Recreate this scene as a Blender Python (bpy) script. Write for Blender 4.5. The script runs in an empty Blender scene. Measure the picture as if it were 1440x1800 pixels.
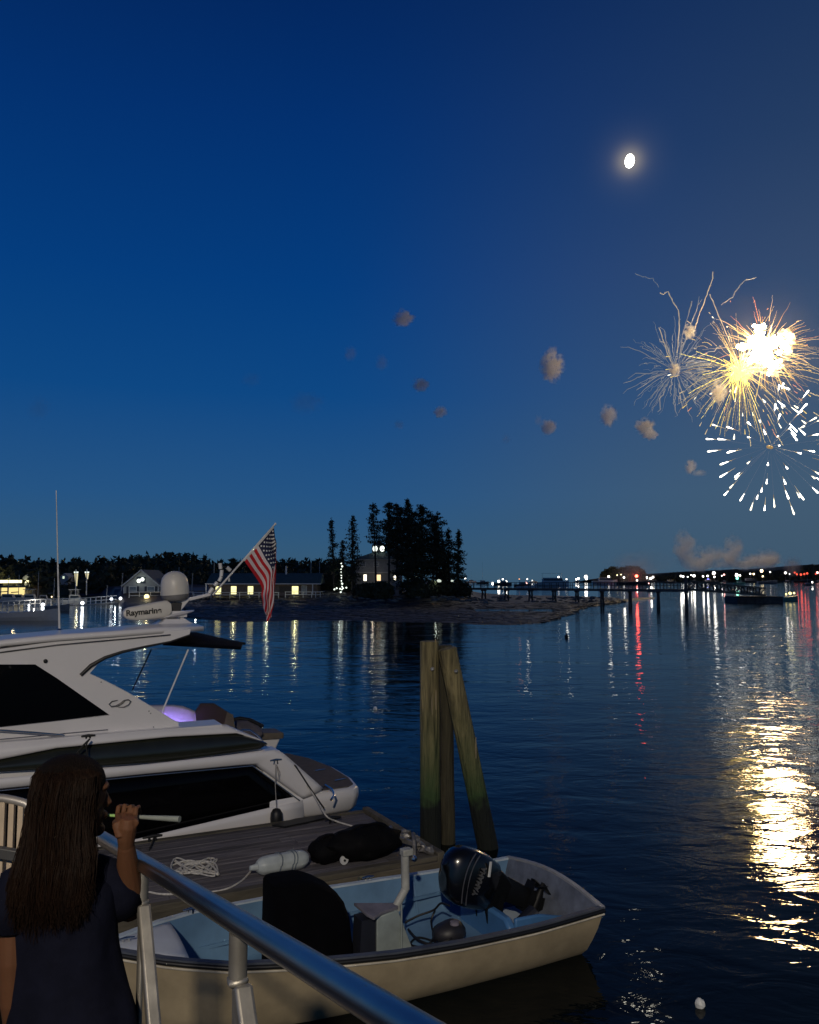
import bpy, bmesh, math, random
from mathutils import Vector, Matrix, noise
from mathutils.geometry import tessellate_polygon

random.seed(7)
S = bpy.context.scene
COL = S.collection
PI = math.pi

# ------------------------------------------------------------------ camera
CAMH = 4.0                       # eye height above the water
F = 1442.0                       # focal length in photo pixels
PITCH = math.atan(118 / 1442)
cd = bpy.data.cameras.new('camera')
cam = bpy.data.objects.new('camera', cd)
COL.objects.link(cam)
S.camera = cam
cd.sensor_fit = 'VERTICAL'
cd.sensor_height = 36.0
cd.sensor_width = 28.8
cd.lens = F / 1800 * 36.0
cd.clip_start = 0.05
cd.clip_end = 20000
cam.location = (0, 0, CAMH)
cam.rotation_euler = (PI / 2 + PITCH, 0, 0)

# ------------------------------------------------------------------ sky
W = bpy.data.worlds.new('World')
S.world = W
W.use_nodes = True
nt = W.node_tree
bg = nt.nodes['Background']
tc = nt.nodes.new('ShaderNodeTexCoord')
sx = nt.nodes.new('ShaderNodeSeparateXYZ')
nt.links.new(tc.outputs['Generated'], sx.inputs[0])


def ramp(tree, stops, inp):
    r = tree.nodes.new('ShaderNodeValToRGB')
    el = r.color_ramp.elements
    while len(el) > 1:
        el.remove(el[-1])
    el[0].position = stops[0][0]
    el[0].color = (*stops[0][1], 1)
    for p, c in stops[1:]:
        e = el.new(p)
        e.color = (*c, 1)
    tree.links.new(inp, r.inputs[0])
    return r.outputs[0]


west = ramp(nt, [(0, (.040, .098, .162)), (.04, (.031, .098, .194)), (.10, (.018, .088, .226)), (.22, (.0034, .063, .224)), (.345, (.0006, .045, .198)),
                 (.5, (.0003, .029, .150)), (.62, (.0003, .0178, .100)), (.75, (.0003, .010, .055)), (1, (.0003, .004, .024))], sx.outputs[2])
east = ramp(nt, [(0, (.050, .096, .150)), (.10, (.055, .106, .172)), (.22, (.041, .086, .165)), (.345, (.033, .066, .140)),
                 (.46, (.018, .046, .114)), (.62, (.0068, .027, .088)), (.75, (.003, .014, .05)), (1, (.001, .005, .022))], sx.outputs[2])
mr = nt.nodes.new('ShaderNodeMapRange')
mr.interpolation_type = 'SMOOTHSTEP'
mr.inputs['From Min'].default_value = -.12
mr.inputs['From Max'].default_value = .50
nt.links.new(sx.outputs[0], mr.inputs['Value'])
mx = nt.nodes.new('ShaderNodeMix')
mx.data_type = 'RGBA'
nt.links.new(mr.outputs[0], mx.inputs[0])
nt.links.new(west, mx.inputs[6])
nt.links.new(east, mx.inputs[7])
sky = nt.nodes.new('ShaderNodeTexSky')      # the last glow of the set sun, behind the camera
sky.sky_type = 'NISHITA'
sky.sun_disc = False
sky.sun_elevation = math.radians(-2.5)
sky.sun_rotation = math.radians(200)
sky.ozone_density = 6
sc = nt.nodes.new('ShaderNodeVectorMath')
sc.operation = 'SCALE'
sc.inputs[3].default_value = 0.08
nt.links.new(sky.outputs[0], sc.inputs[0])
ad = nt.nodes.new('ShaderNodeVectorMath')
ad.operation = 'ADD'
nt.links.new(mx.outputs[2], ad.inputs[0])
nt.links.new(sc.outputs[0], ad.inputs[1])
nt.links.new(ad.outputs[0], bg.inputs[0])
bg.inputs[1].default_value = 1.0
MOON = (387 / 1442, 1387 / 1442, 733 / 1442)      # direction of the moon; the moist air round it glows
ml_ = math.sqrt(sum(q * q for q in MOON))
vd = nt.nodes.new('ShaderNodeVectorMath')
vd.operation = 'NORMALIZE'
nt.links.new(tc.outputs['Generated'], vd.inputs[0])
dp = nt.nodes.new('ShaderNodeVectorMath')
dp.operation = 'DOT_PRODUCT'
dp.inputs[1].default_value = tuple(q / ml_ for q in MOON)
nt.links.new(vd.outputs[0], dp.inputs[0])
last = ad.outputs[0]
for expo, colr in ((13000, (.24, .19, .095)), (2600, (.034, .030, .016))):
    m1 = nt.nodes.new('ShaderNodeMath')
    m1.operation = 'POWER'
    m1.use_clamp = True
    m1.inputs[1].default_value = expo
    nt.links.new(dp.outputs['Value'], m1.inputs[0])
    s1 = nt.nodes.new('ShaderNodeVectorMath')
    s1.operation = 'SCALE'
    s1.inputs[0].default_value = colr
    nt.links.new(m1.outputs[0], s1.inputs[3])
    a1 = nt.nodes.new('ShaderNodeVectorMath')
    a1.operation = 'ADD'
    nt.links.new(last, a1.inputs[0])
    nt.links.new(s1.outputs[0], a1.inputs[1])
    last = a1.outputs[0]
nt.links.new(last, bg.inputs[0])


def ray(px, py):
    a = (px - 720) / F
    b = (900 - py) / F
    return Vector((a, math.cos(PITCH) - b * math.sin(PITCH), math.sin(PITCH) + b * math.cos(PITCH)))


def at(px, py, d):               # point of the view through a photo pixel, at d metres north of the camera
    r = ray(px, py)
    return Vector((0, 0, CAMH)) + r * (d / r.y)


def gz(px, py, z=0.0):           # the same, on the level z
    r = ray(px, py)
    return Vector((0, 0, CAMH)) + r * ((z - CAMH) / r.z)


# moonlight: the one sun lamp, shining from where the moon stands
moon_dir = ray(1107, 283).normalized()
ml = bpy.data.lights.new('moonlight', 'SUN')
ml.energy = 0.06
ml.angle = math.radians(.5)
ml.color = (1, .95, .85)
mo = bpy.data.objects.new('moonlight', ml)
mo.rotation_euler = moon_dir.to_track_quat('Z', 'Y').to_euler()
COL.objects.link(mo)
# floodlight of the wharf behind the camera
fl = bpy.data.lights.new('wharf_floodlight', 'POINT')
fl.energy = 8300
fl.color = (1, .88, .71)
fl.shadow_soft_size = .25
LAMP = Vector((-1.0, -12.0, 12.0))
fo = bpy.data.objects.new('wharf_floodlight', fl)
fo.location = LAMP
COL.objects.link(fo)

S.view_settings.view_transform = 'Standard'
S.view_settings.look = 'None'
S.view_settings.exposure = 0
S.view_settings.gamma = 1
S.view_settings.use_curve_mapping = False
S.cycles.max_bounces = 12
S.cycles.volume_bounces = 10
S.cycles.transparent_max_bounces = 24
S.cycles.sample_clamp_indirect = 12
S.cycles.use_denoising = True
S.cycles.volume_step_rate = 2.0
S.cycles.caustics_reflective = False

# ------------------------------------------------------------------ yacht/dock frame: u along the dock, v away, w up
TH = math.radians(27.3)
CT, ST = math.cos(TH), math.sin(TH)
RL = Matrix.Rotation(TH, 4, 'Z')
RLI = RL.inverted()


def lv(px, py, v):               # (u, v, w) where the view through a photo pixel meets the upright plane v
    r = ray(px, py)
    q = r * (v / (-r.x * ST + r.y * CT))
    return Vector((q.x * CT + q.y * ST, v, CAMH + q.z))


def lw(px, py, w):
    q = gz(px, py, w)
    return RLI @ q


# ------------------------------------------------------------------ materials
MATS = {}


def M(name, col, rough=.6, metal=0, var=.18, scale=4, bump=0, bscale=None, coat=0, stretch=None, obj_random=0, spec=None, sss=0):
    if name in MATS:
        return MATS[name]
    m = bpy.data.materials.new(name)
    MATS[name] = m
    m.use_nodes = True
    t = m.node_tree
    b = t.nodes['Principled BSDF']
    b.inputs['Roughness'].default_value = rough
    b.inputs['Metallic'].default_value = metal
    b.inputs['Coat Weight'].default_value = coat
    b.inputs['Coat Roughness'].default_value = .08
    if spec is not None:
        b.inputs['Specular IOR Level'].default_value = spec
    if sss:
        b.inputs['Subsurface Weight'].default_value = sss
        b.inputs['Subsurface Scale'].default_value = .01
    c = t.nodes.new('ShaderNodeTexCoord')
    mp = t.nodes.new('ShaderNodeMapping')
    if stretch:
        mp.inputs['Scale'].default_value = stretch
    t.links.new(c.outputs['Object'], mp.inputs[0])
    n = t.nodes.new('ShaderNodeTexNoise')
    n.inputs['Scale'].default_value = scale
    n.inputs['Detail'].default_value = 6
    n.inputs['Roughness'].default_value = .62
    t.links.new(mp.outputs[0], n.inputs[0])
    lo = tuple(max(0, x * (1 - var * 2)) for x in col)
    hi = tuple(min(1, x * (1 + var * 2)) for x in col)
    out = ramp(t, [(.25, lo), (.75, hi)], n.outputs[0])
    if obj_random:
        oi = t.nodes.new('ShaderNodeObjectInfo')
        r2 = t.nodes.new('ShaderNodeMapRange')
        r2.inputs['To Min'].default_value = 1 - obj_random
        r2.inputs['To Max'].default_value = 1 + obj_random
        t.links.new(oi.outputs['Random'], r2.inputs['Value'])
        vm = t.nodes.new('ShaderNodeVectorMath')
        vm.operation = 'SCALE'
        t.links.new(out, vm.inputs[0])
        t.links.new(r2.outputs[0], vm.inputs[3])
        out = vm.outputs[0]
    t.links.new(out, b.inputs['Base Color'])
    if bump:
        n2 = t.nodes.new('ShaderNodeTexNoise')
        n2.inputs['Scale'].default_value = bscale or scale * 4
        n2.inputs['Detail'].default_value = 5
        t.links.new(mp.outputs[0], n2.inputs[0])
        bp = t.nodes.new('ShaderNodeBump')
        bp.inputs['Distance'].default_value = bump
        t.links.new(n2.outputs[0], bp.inputs['Height'])
        t.links.new(bp.outputs[0], b.inputs['Normal'])
    return m


def ME(name, col, strength, sampled=True):
    if name in MATS:
        return MATS[name]
    m = bpy.data.materials.new(name)
    MATS[name] = m
    m.use_nodes = True
    t = m.node_tree
    b = t.nodes['Principled BSDF']
    b.inputs['Base Color'].default_value = (*[x * .3 for x in col], 1)
    b.inputs['Emission Color'].default_value = (*col, 1)
    b.inputs['Emission Strength'].default_value = strength
    m.cycles.emission_sampling = 'AUTO' if sampled else 'NONE'
    return m


# ------------------------------------------------------------------ geometry
class G:
    def __init__(s, m=None):
        s.v = []
        s.f = []
        s.m = m

    def add(s, vs, fs):
        o = len(s.v)
        s.v += [Vector(p) for p in vs]
        s.f += [tuple(i + o for i in f) for f in fs]
        return s

    def box(s, x0, x1, y0, y1, z0, z1, R=None, c=None):
        vs = [Vector((x, y, z)) for x in (x0, x1) for y in (y0, y1) for z in (z0, z1)]
        if R is not None:
            c = Vector(c) if c is not None else Vector(((x0 + x1) / 2, (y0 + y1) / 2, (z0 + z1) / 2))
            vs = [c + R @ (p - c) for p in vs]
        return s.add(vs, [(0, 1, 3, 2), (4, 6, 7, 5), (0, 4, 5, 1), (2, 3, 7, 6), (0, 2, 6, 4), (1, 5, 7, 3)])

    def bar(s, a, b, wx, wz, up=(0, 0, 1)):
        a, b = Vector(a), Vector(b)
        d = (b - a).normalized()
        sd = d.cross(Vector(up))
        if sd.length < 1e-4:
            sd = Vector((1, 0, 0))
        sd.normalize()
        u = sd.cross(d).normalized()
        vs = []
        for p in (a, b):
            for i, j in ((-1, -1), (1, -1), (1, 1), (-1, 1)):
                vs.append(p + sd * (i * wx / 2) + u * (j * wz / 2))
        return s.add(vs, [(0, 1, 2, 3), (7, 6, 5, 4), (0, 4, 5, 1), (1, 5, 6, 2), (2, 6, 7, 3), (3, 7, 4, 0)])

    def tube(s, pts, r, n=8, cap=True):
        pts = [Vector(p) for p in pts]
        if not hasattr(r, '__len__'):
            r = [r] * len(pts)
        rings = []
        pd = None
        for i, p in enumerate(pts):
            d = (pts[min(i + 1, len(pts) - 1)] - pts[max(i - 1, 0)])
            d = d.normalized() if d.length > 1e-9 else Vector((0, 0, 1))
            if pd is None:
                x = d.cross(Vector((.13, .27, .95)))
                if x.length < .05:
                    x = d.cross(Vector((1, 0, 0)))
            else:
                x = px_ - d * px_.dot(d)
            x.normalize()
            px_ = x
            pd = d
            y = d.cross(x)
            rings.append([p + (x * math.cos(2 * PI * k / n) + y * math.sin(2 * PI * k / n)) * r[i] for k in range(n)])
        return s.loft(rings, cap)

    def loft(s, rings, cap=True, closed=True):
        n = len(rings[0])
        vs = [p for r in rings for p in r]
        fs = []
        for i in range(len(rings) - 1):
            for k in range(n if closed else n - 1):
                a, b = i * n + k, i * n + (k + 1) % n
                fs.append((a, b, b + n, a + n))
        if cap and closed:
            fs.append(tuple(range(n))[::-1])
            fs.append(tuple((len(rings) - 1) * n + k for k in range(n)))
        return s.add(vs, fs)

    def lathe(s, c, prof, n=16, R=None):
        c = Vector(c)
        R = R or Matrix.Identity(3)
        return s.loft([[c + R @ Vector((r * math.cos(2 * PI * k / n), r * math.sin(2 * PI * k / n), z)) for k in range(n)] for r, z in prof])

    def prism(s, poly, vec):
        poly = [Vector(p) for p in poly]
        vec = Vector(vec)
        n = len(poly)
        tris = tessellate_polygon([poly])
        s.add(poly + [p + vec for p in poly],
              [tuple(t) for t in tris] + [tuple(i + n for i in reversed(t)) for t in tris] +
              [(i, (i + 1) % n, (i + 1) % n + n, i + n) for i in range(n)])
        return s

    def patch(s, A, B, K=6, bulge=0, nrm=(0, -1, 0), N=14):
        def samp(L, t):
            t *= len(L) - 1
            i = min(int(t), len(L) - 2)
            return L[i].lerp(L[i + 1], t - i)
        A = [Vector(p) for p in A]
        B = [Vector(p) for p in B]
        nrm = Vector(nrm)
        rings = []
        for i in range(N + 1):
            a, b = samp(A, i / N), samp(B, i / N)
            rings.append([a.lerp(b, k / K) + nrm * (bulge * math.sin(PI * k / K)) for k in range(K + 1)])
        return s.loft(rings, False, False)

    def blob(s, c, r, n=8, m=6, amp=.2, seed=0, fr=1.5):
        c = Vector(c)
        if not hasattr(r, '__len__'):
            r = (r, r, r)
        rings = []
        for i in range(m + 1):
            t = PI * i / m
            ring = []
            for k in range(n):
                p = 2 * PI * k / n
                d = Vector((math.sin(t) * math.cos(p), math.sin(t) * math.sin(p), math.cos(t)))
                q = 1 + amp * noise.noise(d * fr + Vector((seed * 3.1, seed * 1.7, seed))) * 2
                ring.append(c + Vector((d.x * r[0], d.y * r[1], d.z * r[2])) * q)
            rings.append(ring)
        return s.loft(rings, False)

    def leaf(s, p, size):
        a = Vector((random.gauss(0, 1), random.gauss(0, 1), random.gauss(0, 1))).normalized() * size
        b = Vector((random.gauss(0, 1), random.gauss(0, 1), random.gauss(0, 1))).normalized() * size
        return s.add([p - a * .5, p + a * .5, p + b], [(0, 1, 2)])

    def make(s, name, mat, parent=None, L=False, smooth=False, bevel=0, base=None, solid=0, sub=0, local=False, fix=True):
        vs = [RL @ p for p in s.v] if L else s.v
        if parent is not None:
            inv = parent['T'].inverted() if isinstance(parent, dict) else parent.matrix_basis.inverted()
            po = parent['o'] if isinstance(parent, dict) else parent
            vs = [inv @ p for p in vs]
        elif base is not None and not local:
            vs = [p - Vector(base) for p in vs]
        me = bpy.data.meshes.new(name)
        me.from_pydata([tuple(p) for p in vs], [], s.f)
        me.validate()
        if fix and len(s.f) < 60000:
            bm = bmesh.new()
            bm.from_mesh(me)
            bmesh.ops.remove_doubles(bm, verts=bm.verts, dist=1e-5)
            bmesh.ops.recalc_face_normals(bm, faces=bm.faces)
            bm.to_mesh(me)
            bm.free()
        me.materials.append(mat)
        if smooth:
            me.shade_smooth()
        o = bpy.data.objects.new(name, me)
        COL.objects.link(o)
        if parent is not None:
            o.parent = po
        elif base is not None:
            o.location = base
        if solid:
            md = o.modifiers.new('s', 'SOLIDIFY')
            md.thickness = solid
            md.offset = -1
        if bevel:
            md = o.modifiers.new('b', 'BEVEL')
            md.width = bevel
            md.segments = 2
            md.limit_method = 'ANGLE'
            md.angle_limit = math.radians(40)
            if not smooth:
                for p in me.polygons:
                    p.use_smooth = True
                me.set_sharp_from_angle(angle=math.radians(35))
        if sub:
            md = o.modifiers.new('u', 'SUBSURF')
            md.levels = md.render_levels = sub
        elif smooth:
            me.set_sharp_from_angle(angle=math.radians(50))
        return o


def thing(name, label, cat, loc, rotz=0, group=None, L=False):
    o = bpy.data.objects.new(name, None)
    COL.objects.link(o)
    loc = Vector(loc)
    if L:
        loc = RL @ loc
        rotz = TH
    o.location = loc
    o.rotation_euler = (0, 0, rotz)
    o['label'] = label
    o['category'] = cat
    if group:
        o['group'] = group
    return dict(o=o, T=Matrix.Translation(loc) @ Matrix.Rotation(rotz, 4, 'Z'))


def sub(parent_dict, child):     # lets a part carry sub-parts built in the same coordinates
    return dict(o=child, T=parent_dict['T'])


def tag(o, label, cat, group=None):
    o['label'] = label
    o['category'] = cat
    if group:
        o['group'] = group
    return o


def kind(o, k):
    o['kind'] = k
    return o


def text(body, size, mat, name, parent, mtx, bold=.0, L=True, depth=.002):
    cu = bpy.data.curves.new(name, 'FONT')
    cu.body = body
    cu.size = size
    cu.offset = bold
    cu.extrude = depth
    cu.align_x = 'CENTER'
    cu.align_y = 'CENTER'
    tmp = bpy.data.objects.new('tmp', cu)
    COL.objects.link(tmp)
    bpy.context.view_layer.update()
    me = bpy.data.meshes.new_from_object(tmp)
    bpy.data.objects.remove(tmp)
    g = G()
    vs = [mtx @ p.co for p in me.vertices]
    g.add(vs, [tuple(p.vertices) for p in me.polygons])
    return g.make(name, mat, parent, L=L)


def catenary(a, b, sag, n=12):
    a, b = Vector(a), Vector(b)
    return [a.lerp(b, i / n) - Vector((0, 0, sag * 4 * (i / n) * (1 - i / n))) for i in range(n + 1)]


def lerpt(tab, x):
    if x <= tab[0][0]:
        return tab[0][1]
    for (a, b), (c, d) in zip(tab, tab[1:]):
        if x <= c:
            return b + (d - b) * (x - a) / (c - a)
    return tab[-1][1]


# ------------------------------------------------------------------ water
def water_mat():
    m = bpy.data.materials.new('harbour_water')
    m.use_nodes = True
    t = m.node_tree
    b = t.nodes['Principled BSDF']
    b.inputs['Base Color'].default_value = (.0025, .0045, .0050, 1)
    b.inputs['Roughness'].default_value = .012
    b.inputs['IOR'].default_value = 1.21
    c = t.nodes.new('ShaderNodeTexCoord')
    total = None
    for sc_, st, amp, det, dist in ((.23, (.7, 1.3, 1), .085, 2, .6), (.6, (.8, 1.3, 1), .034, 2, .8), (1.4, (.8, 1.35, 1), .018, 3, 1.2), (4.0, (.75, 1.3, 1), .0038, 3, 1.4)):
        mp = t.nodes.new('ShaderNodeMapping')
        mp.inputs['Scale'].default_value = st
        mp.inputs['Rotation'].default_value = (0, 0, .12 * sc_)
        t.links.new(c.outputs['Object'], mp.inputs[0])
        n = t.nodes.new('ShaderNodeTexNoise')
        n.inputs['Scale'].default_value = sc_
        n.inputs['Detail'].default_value = det
        n.inputs['Roughness'].default_value = .5
        n.inputs['Distortion'].default_value = dist
        t.links.new(mp.outputs[0], n.inputs[0])
        k = t.nodes.new('ShaderNodeMath')
        k.operation = 'MULTIPLY'
        k.inputs[1].default_value = amp
        t.links.new(n.outputs[0], k.inputs[0])
        if total is None:
            total = k.outputs[0]
        else:
            q = t.nodes.new('ShaderNodeMath')
            q.operation = 'ADD'
            t.links.new(total, q.inputs[0])
            t.links.new(k.outputs[0], q.inputs[1])
            total = q.outputs[0]
    # wind patches: calmer and livelier water
    n = t.nodes.new('ShaderNodeTexNoise')
    n.inputs['Scale'].default_value = .045
    n.inputs['Detail'].default_value = 2
    t.links.new(c.outputs['Object'], n.inputs[0])
    r = t.nodes.new('ShaderNodeMapRange')
    r.inputs['From Min'].default_value = .35
    r.inputs['From Max'].default_value = .65
    r.inputs['To Min'].default_value = .55
    r.inputs['To Max'].default_value = 1.15
    t.links.new(n.outputs[0], r.inputs['Value'])
    q = t.nodes.new('ShaderNodeMath')
    q.operation = 'MULTIPLY'
    t.links.new(total, q.inputs[0])
    t.links.new(r.outputs[0], q.inputs[1])
    bp = t.nodes.new('ShaderNodeBump')
    bp.inputs['Distance'].default_value = 1.0
    t.links.new(q.outputs[0], bp.inputs['Height'])
    t.links.new(bp.outputs[0], b.inputs['Normal'])
    return m


w = G()
w.add([(-9000, -2000, 0), (9000, -2000, 0), (9000, 12000, 0), (-9000, 12000, 0)], [(0, 1, 2, 3)])
kind(w.make('water', water_mat()), 'structure')

# ------------------------------------------------------------------ far shore terrain (polar grid round the viewer)
SHORE = [(-400, 1046), (0, 1046), (190, 1046), (212, 1066), (340, 1086), (400, 1092), (560, 1093), (700, 1097), (900, 1098), (955, 1094),
         (995, 1080), (1030, 1067), (1080, 1060), (1120, 1054), (1150, 1051)]
CREST = [(-400, 2.2), (800, 2.0), (835, .8), (870, .42), (1030, .26), (1080, .15), (1100, -.3), (1150, -.5)]
BACK = [(-400, 1500), (790, 700), (830, 215), (900, 190), (1150, 175)]


def land_z(a, d):
    f = 4 * F / (lerpt(SHORE, a) - 1018)
    hc = lerpt(CREST, a)
    b = lerpt(BACK, a)
    cdist = max(f + 12, 140) if a > 200 else f + 10
    x = (a - 720) / F * d
    nz = noise.noise(Vector((x * .06, d * .06, 0))) * .45 + noise.noise(Vector((x * .3, d * .3, 5))) * .07
    if d < f:
        return -.9 * min(1, (f - d) / 8) + nz * .2
    t = (d - f) / (cdist - f)
    if t < 1:
        flat = .30 * min(1, t * 3.0)
        z = flat + (hc - flat) * max(0, (t - .55) / .45) ** 1.4
    else:
        z = hc
    z += nz * (.25 + .5 * min(1, t)) * min(1, (d - f) / 3 + .1)
    if 820 < a < 985:      # the strip of water left in the mud
        z -= 1.0 * math.exp(-((d - 104) / 5.5) ** 2) * min(1, (a - 820) / 15, (985 - a) / 20)
    if a < 640 and d > 200:
        z += min(1, (d - 200) / 140) * 3.0
    if d > b:
        z -= (d - b) / 14 * 1.2
    return max(z, -1.2)


g = G()
AS = [-420 + i * 12 for i in range(135)]
DS = []
d = 70.0
while d < 1500:
    DS.append(d)
    d *= 1.018 if d < 230 else 1.09
for dd in DS:
    for a in AS:
        g.v.append(Vector(((a - 720) / F * dd, dd, land_z(a, dd))))
na = len(AS)
for i in range(len(DS) - 1):
    for k in range(na - 1):
        q = i * na + k
        g.f.append((q, q + 1, q + na + 1, q + na))
mud = M('seaweed_mud', (.044, .026, .014), .62, var=.35, scale=.35, bump=.12, bscale=1.4)
kind(g.make('mud_bank', mud, smooth=True), 'structure')


def onland(px, d):
    return Vector(((px - 720) / F * d, d, land_z(px, d)))


# rocks along the shore
rk = M('shore_rock', (.16, .145, .12), .8, var=.3, scale=1.5, bump=.05)
g = G()
for i in range(330):
    a = random.choice([random.uniform(340, 600), random.uniform(560, 860), random.uniform(560, 840), random.uniform(860, 1100)])
    d = random.uniform(120, 140) if a < 860 else random.uniform(125, 165)
    p = onland(a, d)
    r = random.uniform(.15, .5)
    g.blob(p + Vector((0, 0, r * .1)), (r * 1.5, r, r * .6), 6, 4, .3, i)
kind(g.make('shore_rocks', rk), 'stuff')
# low weed on the mud
g = G()
for i in range(3400):
    a = random.uniform(330, 1090)
    f = 4 * F / (lerpt(SHORE, a) - 1018)
    d = f + random.random() ** 1.3 * 50
    p = onland(a, d)
    if p.z < .02:
        continue
    r = random.uniform(.15, .55)
    g.blob(p, (r * 1.8, r, r * .13), 6, 3, .35, i)
kind(g.make('rockweed', M('rockweed', (.036, .021, .009), .55, var=.3, scale=1)), 'stuff')

# ------------------------------------------------------------------ far woods and hills
leafm = M('dark_foliage', (.055, .060, .030), .85, var=.35, scale=.25)


def woods(name, a0, a1, d0, d1, top, count, size, mat=leafm, ground=None, leafn=46, floor=None):
    g = G()
    for i in range(count):
        a = random.uniform(a0, a1)
        d = random.uniform(d0, d1)
        zt = CAMH + (1018 - top(a)) / F * d
        zt -= random.random() ** 1.6 * (size * .9)
        x = (a - 720) / F * d
        r = size * random.uniform(.35, .7)
        zb = floor if floor is not None else land_z(a, d)
        conif = random.random() < .4
        h = max(zt - zb, size * .6)
        if conif:
            for k in range(leafn):
                t = random.random() ** .7
                rr = r * .8 * t * random.uniform(.5, 1.1)
                an = random.random() * 6.3
                g.leaf(Vector((x + rr * math.cos(an), d + rr * math.sin(an), zt + size * .15 - t * h)), size * .22)
        else:
            for k in range(leafn):
                q = Vector((random.gauss(0, 1), random.gauss(0, 1), random.gauss(0, 1))).normalized() * random.uniform(.6, 1.05)
                g.leaf(Vector((x + q.x * r, d + q.y * r, zt - r + q.z * r)), size * .26)
            g.blob((x, d, (zt - r + zb) / 2), (r * .75, r * .75, (zt - zb) / 2 * .95), 6, 4, .35, i)
    return kind(g.make(name, mat, fix=False), 'stuff')


LTOP = [(-400, 986), (0, 979), (60, 984), (120, 985), (210, 982), (250, 978), (300, 975), (340, 977), (380, 985), (470, 986), (540, 987), (600, 990), (640, 1000)]
woods('far_woods', -380, 640, 300, 350, lambda a: lerpt(LTOP, a), 900, 7.5)
woods('shore_woods', -300, 600, 205, 280, lambda a: lerpt([(-300, 1000), (60, 998), (210, 1000), (250, 996), (340, 995), (420, 1004), (600, 1010)], a) , 460, 6.5,
      M('near_foliage', (.065, .065, .032), .85, var=.4, scale=.3))
HILLT = [(1120, 1016), (1150, 1011), (1180, 1007), (1230, 1004), (1300, 1001), (1335, 1003), (1370, 1002), (1395, 997), (1420, 993), (1500, 990), (1900, 988)]


def ridge(name, tab, d, depth, mat, step=6, amp=1.5):
    g = G()
    rings = []
    a = tab[0][0]
    while a <= tab[-1][0]:
        x = (a - 720) / F * d
        h = CAMH + (1018 - lerpt(tab, a)) / F * d + noise.noise(Vector((x * .05, 3, 0))) * amp * 1.6 + noise.noise(Vector((x * .21, 9, 0))) * amp
        h = max(h, .3)
        rings.append([Vector((x, d - 25, -.5)), Vector((x, d - 6, max(.5, h * .55))), Vector((x, d, h)), Vector((x, d + depth, h * .8)), Vector((x, d + depth + 80, -1))])
        a += step
    g.loft(rings, False, False)
    return kind(g.make(name, mat), 'structure')


ridge('far_hills', HILLT, 1250, 300, M('far_hill', (.030, .036, .026), .9, var=.3, scale=.02))
woods('far_hill_woods', 1130, 1560, 1220, 1262, lambda a: lerpt(HILLT, a) - .5, 520, 8, leafn=30, floor=2)
# wooded islet behind the red flare
ridge('islet', [(1040, 1019), (1052, 1016), (1100, 1014.5), (1126, 1016), (1136, 1019)], 900, 40, M('islet_ground', (.04, .036, .026), .9, var=.3, scale=.05), 4, .6)
ITOP = [(1045, 1004), (1056, 1010), (1062, 1001), (1075, 996), (1090, 998), (1100, 996), (1110, 994), (1122, 996), (1132, 1006)]
woods('islet_woods', 1058, 1130, 880, 915, lambda a: lerpt(ITOP, a), 260, 7, leafn=60, floor=1)

# ------------------------------------------------------------------ trees of the near island
bark = M('bark', (.045, .036, .028), .9, var=.25, scale=6)
needle = M('spruce_needles', (.030, .040, .020), .85, var=.35, scale=.9)


def conifer(px, ytop, d, wpx, label, dens=1.0, base_clear=.15, kindn='spruce_tree', lean=0, seed=0, pine=False):
    random.seed(100 + seed)
    b = onland(px, d)
    top = at(px, ytop, d)
    h = top.z - b.z
    R = wpx / F * d / 2
    t = thing(kindn, label, 'tree', b)
    tr = G()
    ln = Vector((lean, 0, 0))
    tr.tube([b - Vector((0, 0, .4)) + ln * 0, b + Vector((0, 0, h * .5)) + ln * .4, b + Vector((0, 0, h * .98)) + ln], [.22, .14, .03], 6)
    cr = G()
    z = base_clear * h
    while z < h * .985:
        f = z / h
        if pine:
            env = max(.12, math.sin(PI * min(1, (f - base_clear * .6) / (1.02 - base_clear * .6)) ** .75)) ** .6
        else:
            env = (1 - f) ** .72 * 1.05 + .06
        for k in range(random.randint(3, 5)):
            an = random.random() * 2 * PI
            L_ = R * env * random.choice([random.uniform(.35, .7), random.uniform(.7, 1.12)])
            o = b + ln * f + Vector((0, 0, z + random.uniform(-.15, .15)))
            dirv = Vector((math.cos(an), math.sin(an), 0))
            tip = o + dirv * L_ + Vector((0, 0, L_ * (random.uniform(-.25, .12) if not pine else random.uniform(-.05, .35))))
            tr.tube([o, tip], [.035, .01], 3, False)
            nn = int((6 + L_ * 15) * dens)
            for q in range(nn):
                s_ = random.random() ** .7
                p = o.lerp(tip, s_)
                sp = .12 + .22 * L_ * (1 - abs(s_ - .55)) * .5
                p = p + Vector((random.gauss(0, sp), random.gauss(0, sp), random.gauss(-.04, sp * .45)))
                cr.leaf(p, random.uniform(.16, .36))
        z += .30 if not pine else .34
    for q in range(26):
        cr.leaf(b + ln + Vector((random.gauss(0, .07), random.gauss(0, .07), h * random.uniform(.93, 1.01))), .22)
    tr.make('trunk', bark, t)
    cr.make('crown', needle, t, fix=False)


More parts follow.
